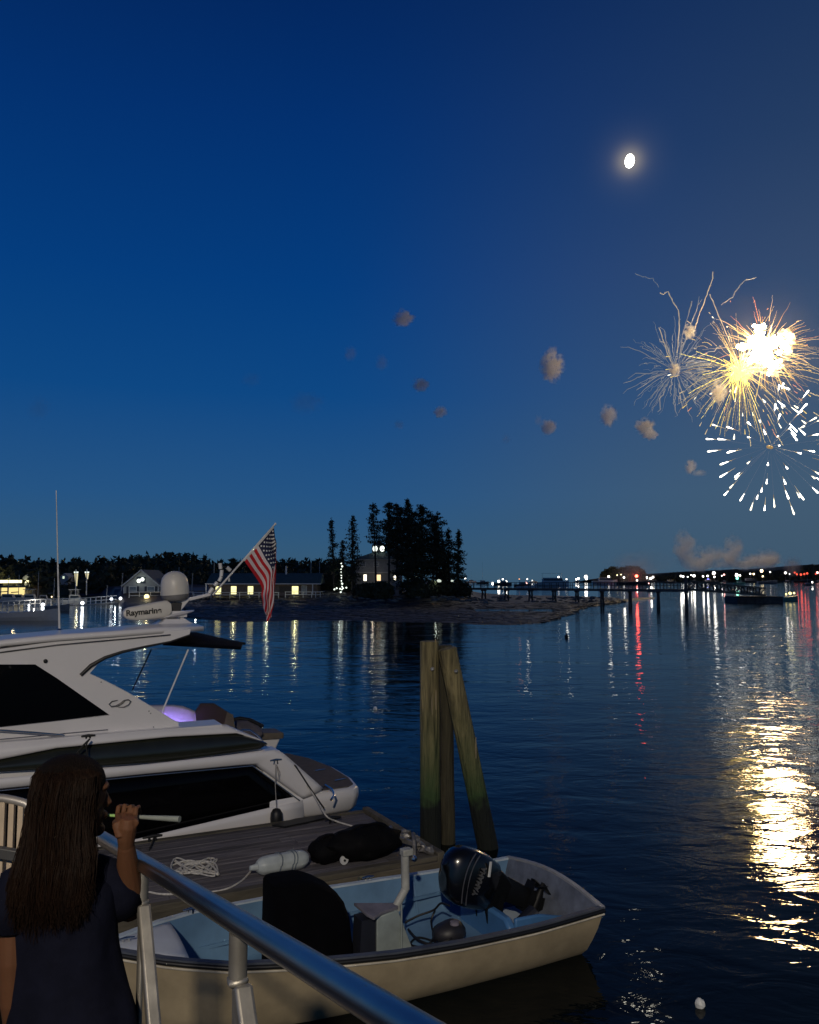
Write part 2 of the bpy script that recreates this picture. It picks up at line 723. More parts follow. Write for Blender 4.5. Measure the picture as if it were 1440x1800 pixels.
TREES = [
    # px, ytop, d, width px, label, density, clear, lean, pine
    (588, 911, 134, 34, 'thin ragged spruce standing farthest left of the island trees', .8, .3, -.5, False),
    (602, 950, 137, 30, 'short spruce between the thin ragged spruce and the open spruce', .9, .12, 0, False),
    (620, 906, 132, 52, 'tall open spruce with bare trunk left of the grey house', .75, .2, 0, False),
    (662, 884, 131, 40, 'slim tufted pine left of the dense dark trees', .9, .56, -.6, True),
    (684, 882, 128, 50, 'leafy pine standing in front of the grey house', 1.5, .48, 0, True),
    (698, 886, 132, 56, 'broad pine whose crown leans over the grey house roof', 1.5, .42, 0, True),
    (717, 877, 130, 66, 'tallest pine in the middle of the dark island trees', 1.5, .20, 0, False),
    (724, 896, 127, 74, 'massive dark spruce with foliage down to the shore', 1.6, .12, 0, True),
    (742, 888, 131, 78, 'wide dark spruce right of the tallest pine', 1.5, .22, 0, True),
    (760, 900, 130, 70, 'spruce with a branch reaching over the slope of the dark clump', 1.4, .28, .8, True),
    (768, 925, 135, 56, 'half hidden spruce behind the right side of the dark clump', 1.1, .1, 0, False),
    (789, 928, 133, 46, 'slender spruce second from the right on the island', 1.1, .08, 0, False),
    (804, 931, 130, 42, 'pointed spruce standing farthest right on the island', 1.3, .06, .2, False),
    (779, 950, 137, 46, 'low spruce between the two slender right hand spruces and the clump', 1.0, .12, 0, False),
]
for i, (px, yt, d, wp, lab, dn, cl, le, pn) in enumerate(TREES):
    conifer(px, yt, d, wp, lab, dn, cl, 'pine_tree' if 'pine' in lab else 'spruce_tree', le, i, pn)
random.seed(12)


def shrub(px, ytop, d, wpx, label, n=900, mat=leafm):
    b = onland(px, d)
    h = at(px, ytop, d).z - b.z
    R = wpx / F * d / 2
    g = G()
    g.blob(b + Vector((0, 0, h * .4)), (R * .75, R * .6, h * .48), 9, 6, .3, px)
    for i in range(n):
        q = Vector((random.gauss(0, 1), random.gauss(0, 1), random.gauss(0, 1))).normalized()
        s_ = 1 + .35 * noise.noise(q * 2.3 + Vector((px, 0, 0)))
        p = b + Vector((q.x * R * s_, q.y * R * .7 * s_, h * .45 + q.z * h * .55 * s_))
        g.leaf(p, random.uniform(.25, .55))
    tag(g.make('shrub', mat, base=b), label, 'shrub', 'shrubs round the island house')


shrub(578, 1008, 142, 60, 'large dark shrub between the long cottage and the thin ragged spruce', 1300)
shrub(600, 1012, 136, 46, 'dark shrub under the thin ragged spruce')
shrub(645, 1027, 127, 44, 'rounded shrub before the left corner of the grey house')
shrub(672, 1024, 126, 40, 'dark shrub under the lit middle window of the grey house')
shrub(735, 1018, 128, 60, 'thick undergrowth at the foot of the massive dark spruce', 1200)
shrub(775, 1022, 132, 46, 'low brush right of the dark clump of trees')
shrub(808, 1026, 134, 40, 'brush at the foot of the rightmost island spruce')

# ------------------------------------------------------------------ buildings on the far shore
white = M('white_paint', (.72, .72, .70), .5, var=.06, scale=2)
dkshingle = M('dark_red_siding', (.20, .15, .12), .8, var=.15, scale=3)
roofm = M('dark_green_roof', (.07, .11, .10), .8, var=.15, scale=2)
greysid = M('grey_siding', (.34, .35, .35), .7, var=.1, scale=3)
navy = M('navy_shutter', (.015, .022, .045), .5)
warmwin = ME('lit_window_yellow', (1.0, .90, .38), 1.7)
palewin = ME('lit_window_pale', (.85, 1.0, .75), 1.0)
whitewin = ME('lit_window_white', (1.0, .92, .72), 2.4)
darkglass = M('dark_glass', (.02, .03, .04), .08, var=0)


def win(parent, c, wd, ht, glow, frame=white, muntin=True, curtain=None):
    """window in a wall facing the camera; c is the centre on the wall face (x, y, z)"""
    x, y, z = c
    g = G()
    t = .06
    for x0, x1, z0, z1 in ((-wd / 2 - t, wd / 2 + t, ht / 2, ht / 2 + t), (-wd / 2 - t, wd / 2 + t, -ht / 2 - t, -ht / 2), (-wd / 2 - t, -wd / 2, -ht / 2, ht / 2), (wd / 2, wd / 2 + t, -ht / 2, ht / 2)):
        g.box(x + x0, x + x1, y - .07, y - .003, z + z0, z + z1)
    if muntin:
        g.box(x - wd / 2, x + wd / 2, y - .062, y - .034, z - .02, z + .02)
    o = g.make('window', frame, parent)
    pd = sub(parent, o)
    G().box(x - wd / 2, x + wd / 2, y - .03, y - .006, z - ht / 2, z + ht / 2).make('pane', glow, pd)
    return o


# long cottage with the railed deck
CD = 131.0
p0, p1 = at(362, 1034, CD), at(566, 1027, CD)
zdeck = at(460, 1050.5, CD - 4).z
eave = at(460, 1026, CD).z
cot = thing('long_cottage', 'long dark waterfront cottage with green roof and lit yellow windows', 'cottage', ((p0.x + p1.x) / 2, CD + 3, 1.0))
g = G()
xl, xr = p0.x + .3, p1.x - .9
g.box(xl, xr, CD + .6, CD + 6.5, .6, eave - .02)
g.make('wall', dkshingle, cot)
g = G()
ridz = at(400, 1007.5, CD + 3.5).z
g.prism([(xl - .3, CD - .25, eave), (xl - .3, CD + 3.5, ridz), (xl - .3, CD + 7.2, eave)], (xr - xl + 1.0, 0, 0))
g.make('roof', roofm, cot)
G().box(xl - .35, xr + .8, CD - .3, CD - .26, eave - .10, eave + .03).make('fascia', white, cot)
for px in (385, 407, 443, 505, 545):   # standing vents and chimney
    pass
chim = at(503, 1005, CD + 3)
G().box(chim.x - .12, chim.x + .12, CD + 3, CD + 3.3, ridz - .3, at(503, 995, CD + 3).z).make('chimney_pipe', white, cot)
for px, gl, wd in ((384, warmwin, .85), (411, warmwin, .85), (440.5, warmwin, .85), (519, warmwin, 1.0), (468, palewin, .7)):
    c = at(px, 1037.5, CD + .55)
    win(cot, (c.x, CD + .59, c.z), wd, 1.25, gl)
c = at(535, 1037, CD + .55)
win(cot, (c.x, CD + .59, c.z), .75, 1.3, M('curtained_glass', (.35, .38, .38), .4))
c = at(501, 1036, CD + .5)
G().box(c.x - .9, c.x + .9, CD + .5, CD + .6, c.z - .5, c.z + .5).make('door', M('brown_door', (.10, .08, .06), .7), cot)
for px in (363, 550):
    c = at(px, 1030, CD)
    G().box(c.x - .07, c.x + .07, CD - .2, CD - .06, zdeck, eave - .11).make('corner_post', white, cot)


def railing(name, label, segs, posts, zt, group='white railings along the far shore', deck=None, mid=True, th=.09):
    """segs: list of ((x,y),(x,y)); zt: (deck level, rail top level)"""
    a = segs[0][0]
    t = thing(name, label, 'railing', (a[0], a[1], zt[0]), group=group)
    for (x0, y0), (x1, y1) in segs:
        G().bar((x0, y0, zt[1] - .05), (x1, y1, zt[1] - .05), .12, .09).make('top_rail', white, t)
        if mid:
            G().bar((x0, y0, (zt[0] + zt[1]) / 2), (x1, y1, (zt[0] + zt[1]) / 2), .06, .07).make('middle_rail', white, t)
    for x, y in posts:
        G().box(x - th / 2, x + th / 2, y - th / 2 - .07, y + th / 2 - .07, zt[0] - .25, zt[1]).make('post', white, t)
    return t


DY = CD - 4


def xat(px, d):
    return (px - 720) / F * d


zrail = at(460, 1041, DY).z
railing('deck_railing', 'white deck railing in front of the lit windows of the long cottage', [((xat(341, DY), DY), (xat(492, DY), DY))],
        [(xat(p, DY), DY) for p in (343, 359, 373, 389, 406, 423, 440, 457, 474, 491)], (zdeck, zrail))
railing('deck_railing', 'white deck railing right of the gap at the cottage steps', [((xat(502, DY), DY), (xat(564, DY), DY)), ((xat(564, DY), DY), (xat(566, DY), DY + 4))],
        [(xat(p, DY), DY) for p in (503, 518, 534, 549, 556, 564)], (zdeck, zrail + .1))
dk = thing('cottage_deck', 'dark deck on posts beneath the long cottage railings', 'deck', (xat(455, DY), DY, .3))
n = 26
for i in range(n):
    x0 = xat(340, DY) + (xat(566, DY) - xat(340, DY)) * i / n
    x1 = xat(340, DY) + (xat(566, DY) - xat(340, DY)) * (i + .93) / n
    G().box(x0, x1, DY - .15, DY + 4.5, zdeck - .12, zdeck - .02).make('deck_board', M('old_board', (.10, .09, .08), .8, obj_random=.2), dk)
for px in (345, 372, 398, 424, 450, 476, 505, 530, 548, 563):
    x = xat(px, DY)
    G().box(x - .1, x + .1, DY + .1, DY + .3, land_z(px, DY) - .3, zdeck - .12).make('post', M('old_post', (.12, .11, .10), .8), dk)
G().bar((xat(548, DY), DY, .4), (xat(558, DY), DY, zdeck - .2), .14, .14).make('brace', white, dk)
G().bar((xat(538, DY), DY, zdeck - .2), (xat(546, DY), DY, .4), .14, .14).make('brace', white, dk)

# gable house left of the cottage
GD = 138.0
h0, h1 = at(218, 1045, GD), at(279, 1045, GD)
gzb = at(250, 1049, GD).z
pk = at(249, 1003, GD)
ev = at(217, 1029, GD).z
gh = thing('gable_house', 'grey gabled house with navy shutters and lamps under its peak', 'house', ((h0.x + h1.x) / 2, GD + 4, gzb))
g = G()
g.prism([(h0.x, GD, gzb - .6), (h1.x, GD, gzb - .6), (h1.x, GD, ev), (pk.x, GD, pk.z - .1), (h0.x, GD, ev)], (0, 9, 0))
g.make('wall', greysid, gh)
g = G()
gx1 = at(316, 1030, GD + 6).x
for sx_, ex in ((-1, h0.x - .35), (1, h1.x + .35)):
    zz = ev - .25
    g.prism([(pk.x, GD - .3, pk.z), (ex, GD - .3, zz), (ex, GD - .3, zz + .16), (pk.x, GD - .3, pk.z + .17)], (0, 9.8, 0))
g.make('roof', M('grey_roof', (.085, .095, .11), .75), gh)
g = G()
g.box(h1.x + .02, gx1, GD + 2.5, GD + 8, gzb - .5, ev - .1)
g.make('side_wing', greysid, gh)
g = G()
g.prism([(h1.x + .1, GD + 2.2, ev - .1), (h1.x + .1, GD + 5.2, pk.z - .15), (h1.x + .1, GD + 8.3, ev - .1)], (gx1 - h1.x + .2, 0, 0))
g.make('wing_roof', M('grey_roof', (.1, .1, .1)), gh)
for sx_ in (-1, 1):
    ex = (h0.x - .35) if sx_ < 0 else (h1.x + .35)
    G().bar((ex, GD - .36, ev - .17), (pk.x, GD - .36, pk.z + .09), .1, .2).make('bargeboard', M('trim_grey', (.42, .44, .46), .6), gh)
    cx = h0.x if sx_ < 0 else h1.x
    G().box(cx - .1, cx + .1, GD - .1, GD - .005, gzb, ev - .2).make('corner_board', M('trim_grey', (.4, .4, .4)), gh)
for px in (233.5, 265.5):
    c = at(px, 1037.5, GD)
    win(gh, (c.x, GD, c.z), 1.15, 1.15, M('dim_glass', (.16, .20, .24), .15))
    for s_ in (-1, 1):
        G().box(c.x + s_ * .87 - .19, c.x + s_ * .87 + .19, GD - .06, GD - .003, c.z - .65, c.z + .65).make('shutter', navy, gh)
c = at(248.5, 1019.5, GD)
G().box(c.x - .75, c.x + .75, GD - .08, GD - .003, c.z - .55, c.z + .5).make('gable_vent', navy, gh)
for dx, dz, r in ((-.3, -.15, .34), (.3, .1, .32)):
    G().blob((c.x + dx, GD - .35, c.z + dz), r, 10, 7, 0).make('lamp', ME('house_lamp', (.9, 1, .85), 2.2), gh)
zq = gzb + .15
railing('walkway_railing', 'white railing before the grey gabled house', [((xat(229, 134), 134), (xat(342, 134), 134))],
        [(xat(p, 134), 134) for p in (230, 248, 267, 285, 312, 326, 341)], (zq - .5, zq + .75))
lm = at(258, 1049, 132)
tag(G().blob((lm.x, 132, lm.z), .42, 10, 7, 0).make('shore_lamp', ME('amber_lamp', (1, .82, .35), 2.5), base=None), 'warm glowing lamp at the railing below the grey gabled house', 'lamp')
g = G().box(xat(205, 134), xat(342, 134), 134, 137, .3, zq - .5)
tag(g.make('quay_wall', rk), 'low stone quay under the walkway before the grey gabled house', 'wall')

# two storey grey house on the island
ID = 139.0
x0, x1 = xat(625, ID), xat(707, ID)
zb = land_z(660, ID) - .3
e1, e2 = at(660, 1007, ID).z, at(660, 984.5, ID).z
ih = thing('island_house', 'grey two storey house with lantern cupola among the island trees', 'house', ((x0 + x1) / 2, ID + 3, zb))
G().box(x0 + .2, x1, ID, ID + 7, zb, e1).make('lower_wall', greysid, ih)
G().box(x0 + .05, x1 + .1, ID - .4, ID + 7, e1 + .12, e2).make('upper_wall', greysid, ih)
G().box(x0 - .1, x1 + .25, ID - .5, ID + 7, e1 + .002, e1 + .118).make('belt_board', white, ih)
G().box(x0 - .2, x1 + .4, ID - .6, ID + 7.2, e2 + .002, e2 + .16).make('eave_board', M('trim_grey', (.4, .4, .4)), ih)
g = G()
rt = at(660, 971, ID + 3).z
cxm = xat(672, ID)
g.loft([[Vector((x0 - .3, ID - .7, e2 + .17)), Vector((x1 + .5, ID - .7, e2 + .17)), Vector((x1 + .5, ID + 7.3, e2 + .17)), Vector((x0 - .3, ID + 7.3, e2 + .17))],
        [Vector((cxm - 1.6, ID + 2.4, rt)), Vector((cxm + 1.9, ID + 2.4, rt)), Vector((cxm + 1.9, ID + 4, rt)), Vector((cxm - 1.6, ID + 4, rt))]])
g.make('roof', roofm, ih)
cu0, cu1 = xat(653, ID), xat(677, ID)
zc = at(660, 958, ID + 2).z
G().box(cu0, cu1, ID + 2.2, ID + 4.2, rt - .5, zc).make('cupola', M('trim_dark', (.05, .055, .06), .6), ih)
g = G()
g.lathe(((cu0 + cu1) / 2, ID + 3.2, zc), [(1.7, 0), (.05, .8)], 4, Matrix.Rotation(PI / 4, 3, 'Z'))
g.make('cupola_roof', roofm, ih)
for px in (659.5, 672):
    c = at(px, 964.5, ID + 2)
    G().blob((c.x, ID + 2.05, c.z), (.40, .1, .48), 12, 8, 0).make('round_window', ME('cupola_light', (.92, 1, .88), 2.6), ih)
for px, wd, ht, gl in ((642, .5, 1.05, whitewin), (666, .65, 1.0, ME('lit_window_amber', (1, .68, .35), 1.5)), (695, .5, .8, whitewin)):
    c = at(px, 1015.5, ID)
    win(ih, (c.x, ID, c.z), wd, ht, gl, muntin=False)
for px in (638, 662):
    c = at(px, 992, ID)
    win(ih, (c.x, ID - .4, c.z), .8, .7, M('dim_glass', (.16, .20, .24), .15))
sh = thing('shed', 'small grey shed beside the shore under the grey house', 'shed', (xat(699, 130), 131.5, land_z(699, 130)))
a, b_ = xat(690, 130), xat(707.5, 130)
zt = at(700, 1026, 130).z
G().prism([(a, 130, .6), (b_, 130, .6), (b_, 130, zt), ((a + b_) / 2, 130, zt + .5), (a, 130, zt)], (0, 3, 0)).make('wall', greysid, sh)
G().prism([(a - .15, 129.9, zt + .02), ((a + b_) / 2, 129.9, zt + .55), (b_ + .15, 129.9, zt + .02), (b_ + .15, 129.9, zt + .12), ((a + b_) / 2, 129.9, zt + .67), (a - .15, 129.9, zt + .12)], (0, 3.3, 0)).make('roof', roofm, sh)
G().box((a + b_) / 2 - .25, (a + b_) / 2 + .3, 129.93, 129.99, zt - .9, zt - .35).make('window', darkglass, sh)

# flagpole with string lights, small lights among the trees
sl = thing('lit_flagpole', 'pole wrapped in small white lights left of the island house', 'pole', onland(601, 133))
b = onland(601, 133)
tp = at(601, 988, 133)
G().tube([b, tp], .05, 6).make('pole', white, sl)
for i in range(11):
    p = b.lerp(tp, (i + .5) / 11)
    G().blob(p + Vector((random.uniform(-.12, .12), -.1, 0)), .1 + .04 * (i % 3 == 0), 6, 4, 0).make('light_bulb', ME('small_bulb', (.9, 1, .85), 2.2, False), sl)
gs = thing('string_lights', 'string of small white lights along the ground left of the island house', 'string lights', onland(600, 131))
pr = None
for px, py in ((588, 1036), (592, 1034), (598, 1035), (603, 1034), (609, 1033)):
    p = at(px, py, 131)
    if pr is not None:
        G().tube(catenary(pr, p, .06, 4), .015, 4).make('wire', bark, gs)
    pr = p
    G().blob(p, .13, 6, 4, 0).make('light_bulb', MATS['small_bulb'], gs)
for k, (px, py, r, lab) in enumerate(((722, 1016, .3, 'dim pale lamp low inside the massive dark spruce'), (731, 1015, .26, 'small pale lamp beside the trunk of the massive dark spruce'),
                                      (772, 1021, .35, 'white lamp in the brush right of the dark clump'), (795, 1021, .22, 'tiny lamp at the foot of the slender right spruce'))):
    p = at(px, py, 129.5)
    tag(G().blob(p, (r, r * .6, r * .6), 7, 5, .2, k).make('garden_lamp', ME('garden_glow', (.85, .95, .8), .8, False)), lab, 'lamp')

# ------------------------------------------------------------------ marina at the left
def lamp(px, py, d, r, mat, label, group='lamps along the marina'):
    p = at(px, py, d)
    t = thing('dock_lamp', label, 'lamp', (p.x, p.y, 0), group=group)
    G().tube([(p.x, p.y, -.3), (p.x, p.y, p.z - r)], .05, 5).make('post', M('grey_post', (.2, .2, .2)), t)
    G().blob(p, r, 10, 7, 0).make('globe', mat, t)


def add_lamp_fill(px, py, d, w, col, r=.1):
    L = bpy.data.lights.new('lamp_fill_light', 'POINT')
    L.energy = w * .17
    L.color = col
    L.shadow_soft_size = r
    o = bpy.data.objects.new('lamp_fill_light', L)
    o.location = at(px, py, d)
    COL.objects.link(o)


# lights beside the shore lamps and lit windows; a few added for marina glow
for px, py, d, w, c_ in ((258, 1046, 130.5, 260, (1, .82, .45)), (248, 1017, 134.5, 160, (.9, 1, .85)), (75, 1060, 116, 300, (.95, .97, 1)), (145, 1057, 120, 300, (.95, .97, 1)),
                         (203, 1049, 131, 260, (.95, .97, 1)), (411, 1036, 124.5, 170, (1, .92, .5)), (470, 1036, 124.5, 170, (1, .95, .6)), (519, 1036, 124.5, 200, (1, .9, .45)), (345, 1034, 128, 220, (1, .95, .85)),
                         (24, 1062, 74, 260, (1, .80, .45)), (110, 1050, 134, 500, (1, .95, .85)), (60, 1050, 122, 500, (1, .93, .8)), (60, 1040, 132, 420, (1, .9, .6)), (655, 1014, 136, 110, (1, .85, .6)), (597, 1024, 131, 90, (.9, 1, .85)), (765, 1024, 127, 60, (.9, 1, .85)), (136, 1030, 134, 260, (1, .9, .6))):
    add_lamp_fill(px, py, d, w, c_)
cool = ME('cool_lamp', (.9, .96, 1), 4.5)
lamp(75.5, 1063, 120, .26, cool, 'white lamp on the marina pier nearest the left edge')
lamp(51, 1064, 122, .14, cool, 'faint small lamp on the marina pier above the white moored boat')
lamp(145, 1060, 124, .26, cool, 'white lamp on the marina pier below the floodlit mast')
lamp(196, 1053, 134, .24, cool, 'left lamp of the pair before the grey gabled house')
lamp(212, 1052, 134, .24, cool, 'right lamp of the pair before the grey gabled house')
PD = 124.0
pz = at(100, 1058.5, PD).z
mp_ = thing('marina_pier', 'long white railed pier crossing the marina', 'pier', (xat(90, PD), PD, 0))
pp = [(-120, 1062, 118), (5, 1057, 120), (90, 1053, 124), (150, 1051, 128), (205, 1047, 134)]
for (a, ya, da), (b, yb, db) in zip(pp, pp[1:]):
    A, B = at(a, ya, da), at(b, yb, db)
    G().bar(A, B, .12, .10).make('top_rail', white, mp_)
    G().bar(A - Vector((0, 0, .55)), B - Vector((0, 0, .55)), .06, .07).make('middle_rail', white, mp_)
    G().bar(A - Vector((0, -.8, 1.1)), B - Vector((0, -.8, 1.1)), 1.6, .16).make('walkway', M('grey_deck', (.22, .22, .21), .8), mp_)
    nn = max(3, int(abs(b - a) / 9))
    for i in range(nn):
        p = A.lerp(B, i / nn)
        G().box(p.x - .05, p.x + .05, p.y - .05, p.y + .05, p.z - 1.1, p.z - .02).make('post', white, mp_)
        if i % 2 == 0:
            G().tube([(p.x, p.y + .6, -.8), (p.x, p.y + .6, p.z - 1.15)], .13, 6).make('pile', M('old_post', (.1, .1, .1)), mp_)

hullw = M('white_hull', (.62, .63, .62), .35, var=.05)
hullb = M('dark_hull', (.03, .035, .045), .4)
hullg = M('green_hull', (.12, .30, .24), .4)
hullblue = M('blue_hull', (.06, .09, .16), .4)
cabm = M('cabin_white', (.5, .5, .48), .5)
red = ME('red_light', (1, .10, .05), 1.8, False)
wl = ME('white_boat_light', (1, .95, .85), 6, False)
wl_warm = ME('warm_boat_light', (1, .78, .42), 5, False)
wl_blue = ME('blue_boat_light', (.2, .2, 1), 5, False)
wl_green = ME('green_boat_light', (.25, 1, .7), 3, False)


def boat(name, label, px, py, wpx, hull=hullw, cabin=1, lights=(), mast=0, heading=0.0, freeb=None, d=None, cat='boat', group='boats in the harbour', cabw=.4):
    """py: waterline row; wpx: hull length in photo pixels; lights: (px, py, radius px, material)"""
    d = d or min(4 * F / (py - 1018), 1050)
    c = gz(px, py) if d is None else Vector((xat(px, d), d, 0))
    Lh = wpx / F * d
    fb = freeb or Lh * .13
    t = thing(name, label, cat, (c.x, c.y, 0), group=group)
    ca, sa = math.cos(heading), math.sin(heading)

    def w_(x, y, z):
        return Vector((c.x + x * ca - y * sa, c.y + x * sa + y * ca, z))
    rings = []
    for i in range(9):
        f = i / 8
        x = (f - .5) * Lh
        hb = Lh * .15 * min(1, (1.02 - f) * 2.4) ** .6
        sh_ = fb * (1 + .45 * f * f)
        rings.append([w_(x, -hb, sh_), w_(x, -hb * .85, sh_ * .4), w_(x, -hb * .5, -.15), w_(x, hb * .5, -.15), w_(x, hb * .85, sh_ * .4), w_(x, hb, sh_)])
    G().loft(rings).make('hull', hull, t)
    if cabin:
        hb = Lh * .1
        z0 = fb * .95
        ch = max(.9, fb * 1.1)
        xa, xb = -Lh * cabw * .5, Lh * cabw * .5
        g = G()
        g.loft([[w_(xa, -hb, z0), w_(xb + ch * .3, -hb, z0), w_(xb + ch * .3, hb, z0), w_(xa, hb, z0)],
                [w_(xa, -hb * .9, z0 + ch), w_(xb - ch * .2, -hb * .9, z0 + ch), w_(xb - ch * .2, hb * .9, z0 + ch), w_(xa, hb * .9, z0 + ch)]])
        o = g.make('cabin', cabm, t)
        G().loft([[w_(xa + ch * .2, -hb - .02, z0 + ch * .4), w_(xb + ch * .02, -hb - .02, z0 + ch * .4), w_(xb - ch * .06, -hb * .95 - .03, z0 + ch * .8), w_(xa + ch * .2, -hb * .95 - .03, z0 + ch * .8)],
                  [w_(xa + ch * .2, -hb + .05, z0 + ch * .4), w_(xb + ch * .02, -hb + .05, z0 + ch * .4), w_(xb - ch * .06, -hb * .9, z0 + ch * .8), w_(xa + ch * .2, -hb * .9, z0 + ch * .8)]]).make('cabin_window', darkglass, sub(t, o))
        if cabin > 1:
            g = G()
            for xx in (xa + .1, xb - .3):
                for yy in (-hb * .7, hb * .7):
                    g.tube([w_(xx, yy, z0 + ch), w_(xx, yy, z0 + ch * 1.9)], .04, 4)
            g.make('flybridge_frame', cabm, t)
            G().prism([w_(xa - .2, -hb, z0 + ch * 1.9), w_(xb, -hb, z0 + ch * 1.9), w_(xb, hb, z0 + ch * 1.9), w_(xa - .2, hb, z0 + ch * 1.9)], (0, 0, .1)).make('canopy', cabm, t)
    if mast:
        mz = at(px, mast, d).z
        G().tube([w_(0, 0, fb * .8), w_(0, 0, mz)], [.07, .04], 5).make('mast', M('mast_alloy', (.5, .5, .5), .4), t)
        G().tube([w_(-.05, 0, fb + 1.3), w_(-Lh * .38, 0, fb + 1.2)], .09, 5).make('boom', M('sail_cover', (.08, .1, .14), .8), t)
    for lp, ly, lr, lmat in lights:
        p = at(lp, ly, d - .2)
        G().blob(p, lr / F * d, 8, 6, .12, lp).make('lamp', lmat, t)
        if p.z > fb + .5:
            G().tube([(p.x, p.y + .15, fb * .7), (p.x, p.y + .15, p.z)], .03, 4).make('lamp_post', M('mast_alloy', (.5, .5, .5)), t)
    return t


# left marina boats
boat('moored_yacht', 'long white boat moored at the left with a warm lit stern', 55, 1090, 100, hullw, 0, ((14, 1077, 1.0, wl_warm),), freeb=.8, heading=.1, group='boats in the marina')
boat('sailing_boat', 'sailing boat with bare mast at the far left edge behind the pier', 18, 1056, 46, hullw, 1, (), 1011, d=142, group='boats in the marina')
boat('sailing_boat', 'sailing boat with bare mast right of the leftmost mast', 36, 1055, 34, hullw, 1, (), 1010, d=146, group='boats in the marina')
boat('motorboat', 'white motorboat with canopy under the lit upper deck house', 56, 1054, 44, hullw, 2, ((49, 1047, 1.2, wl_warm), (43, 1049, .8, wl)), d=140, group='boats in the marina')
boat('motorboat', 'covered white motorboat left of the tall white antenna', 80, 1053, 30, hullw, 1, ((91, 1049, 1, wl_warm),), d=142, group='boats in the marina')
boat('sailing_boat', 'sailing boat with thin mast just left of the tall antenna', 98, 1052, 26, hullw, 0, ((104, 1049, 1.1, wl_warm),), 1016, d=143, group='boats in the marina')
boat('motorboat', 'motorboat with raised bridge below the floodlit mast', 135, 1052, 42, hullw, 2, (), d=138, group='boats in the marina')
boat('motorboat', 'low grey motorboat tied under the marina pier', 105, 1073, 40, M('grey_hull', (.25, .25, .25)), 0, (), freeb=.6, heading=.15, group='boats in the marina')
boat('sailing_boat', 'sailing boat with mast against the dark woods left of the tall antenna', 70, 1051, 28, hullb, 0, (), 1004, d=155, group='boats in the marina')

yb = thing('lit_pavilion', 'open pavilion lit bright yellow at the far left edge', 'building', (xat(0, 150), 152, 1.5))
A, B = at(-60, 1046, 150), at(17, 1046, 150)
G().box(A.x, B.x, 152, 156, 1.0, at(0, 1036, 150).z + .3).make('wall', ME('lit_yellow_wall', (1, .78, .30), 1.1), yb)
G().box(A.x, B.x + .3, 149.6, 156.5, at(0, 1036, 150).z + .3, at(0, 1036, 150).z + .6).make('roof', roofm, yb)
G().box(A.x, B.x, 150, 151.9, .6, at(0, 1049, 150).z).make('floor', M('grey_deck', (.2, .2, .2)), yb)
for px in (3, 16):
    G().box(xat(px, 150), xat(px, 150) + .2, 150, 150.2, at(0, 1049, 150).z, at(0, 1036, 150).z + .3).make('post', white, yb)
ub = thing('hillside_house', 'small pale house with lit porch on the wooded slope at the left', 'house', (xat(47, 215), 217, land_z(47, 215)))
A, B = at(40, 1025, 215), at(53, 1010, 215)
G().prism([(A.x, 215, land_z(47, 215) - .5), (B.x, 215, land_z(47, 215) - .5), (B.x, 215, B.z - .7), ((A.x + B.x) / 2, 215, B.z), (A.x, 215, B.z - .7)], (0, 4, 0)).make('wall', M('pale_siding', (.35, .37, .38)), ub)
c = at(46, 1022, 214.8)
G().box(c.x - .7, c.x + .9, 214.8, 194.95, c.z - .35, c.z + .35).make('porch_light', ME('porch_glow', (1, .9, .5), 2.5), ub)
ub = thing('hillside_house', 'tiny white gabled house on the slope right of the tall antenna', 'house', (xat(113, 212), 214, land_z(113, 212)))
A, B = at(106, 1018, 212), at(120, 1008, 212)
G().prism([(A.x, 212, land_z(113, 212) - .5), (B.x, 212, land_z(113, 212) - .5), (B.x, 212, B.z - .8), ((A.x + B.x) / 2, 212, B.z + .1), (A.x, 212, B.z - .8)], (0, 5, 0)).make('wall', M('pale_siding', (.35, .37, .38)), ub)
c = at(112, 1015, 212)
win(ub, (c.x, 212, c.z), .5, .6, palewin)
for px, yt, yb_, lab in ((134, 1001, 1037, 'tall floodlit white mast with spreaders, left of the pair'), (153, 1000, 1032, 'floodlit white mast with spreaders, right of the pair')):
    t = thing('floodlit_mast', lab, 'mast', (xat(px, 140), 140, 1.2))
    a, b = at(px - 1, 1046, 140), at(px, yt, 140)
    k = 1 if px == 134 else .45
    G().tube([a, b], .09, 6).make('mast', white, t)
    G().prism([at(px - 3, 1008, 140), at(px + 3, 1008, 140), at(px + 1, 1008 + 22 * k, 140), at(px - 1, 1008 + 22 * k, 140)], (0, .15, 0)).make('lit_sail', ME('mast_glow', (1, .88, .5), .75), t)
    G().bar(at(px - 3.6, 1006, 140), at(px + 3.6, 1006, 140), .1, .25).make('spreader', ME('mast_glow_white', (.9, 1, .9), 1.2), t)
for px, yt, yb_, d, lab in ((216, 1008, 1045, 141, 'thin pole at the left corner of the grey gabled house'), (315, 998, 1012, 150, 'short pale pole above the roof behind the radar dome'),
                       (339, 1008, 1040, 140, 'thin pale pole between the radar dome and the long cottage'), (377, 989, 1010, 136, 'pale pole rising behind the left end of the long cottage'),
                       (547, 990, 1012, 142, 'pale pole behind the right part of the long cottage roof'), (562, 990, 1010, 142, 'faint pole right of the cottage roof'),
                       (189, 1030, 1046, 138, 'short post beside the marina walkway')):
    b, tpp = onland(px, d), at(px, yt, d)
    t = thing('shore_pole', lab, 'pole', b, group='poles along the far shore')
    G().tube([b - Vector((0, 0, .2)), tpp], [.09, .07], 6).make('pole', M('pale_pole', (.4, .4, .38)), t)
    G().blob(tpp, .1, 6, 4, 0).make('cap', M('pale_pole', (.4, .4, .38)), t)

# ------------------------------------------------------------------ long pier at the right
wood_dk = M('pier_wood', (.10, .09, .08), .85, var=.25, scale=1.5)
pier = thing('long_pier', 'long dark timber pier on paired piles reaching out from the island', 'pier', (xat(1010, 135), 135, 0))


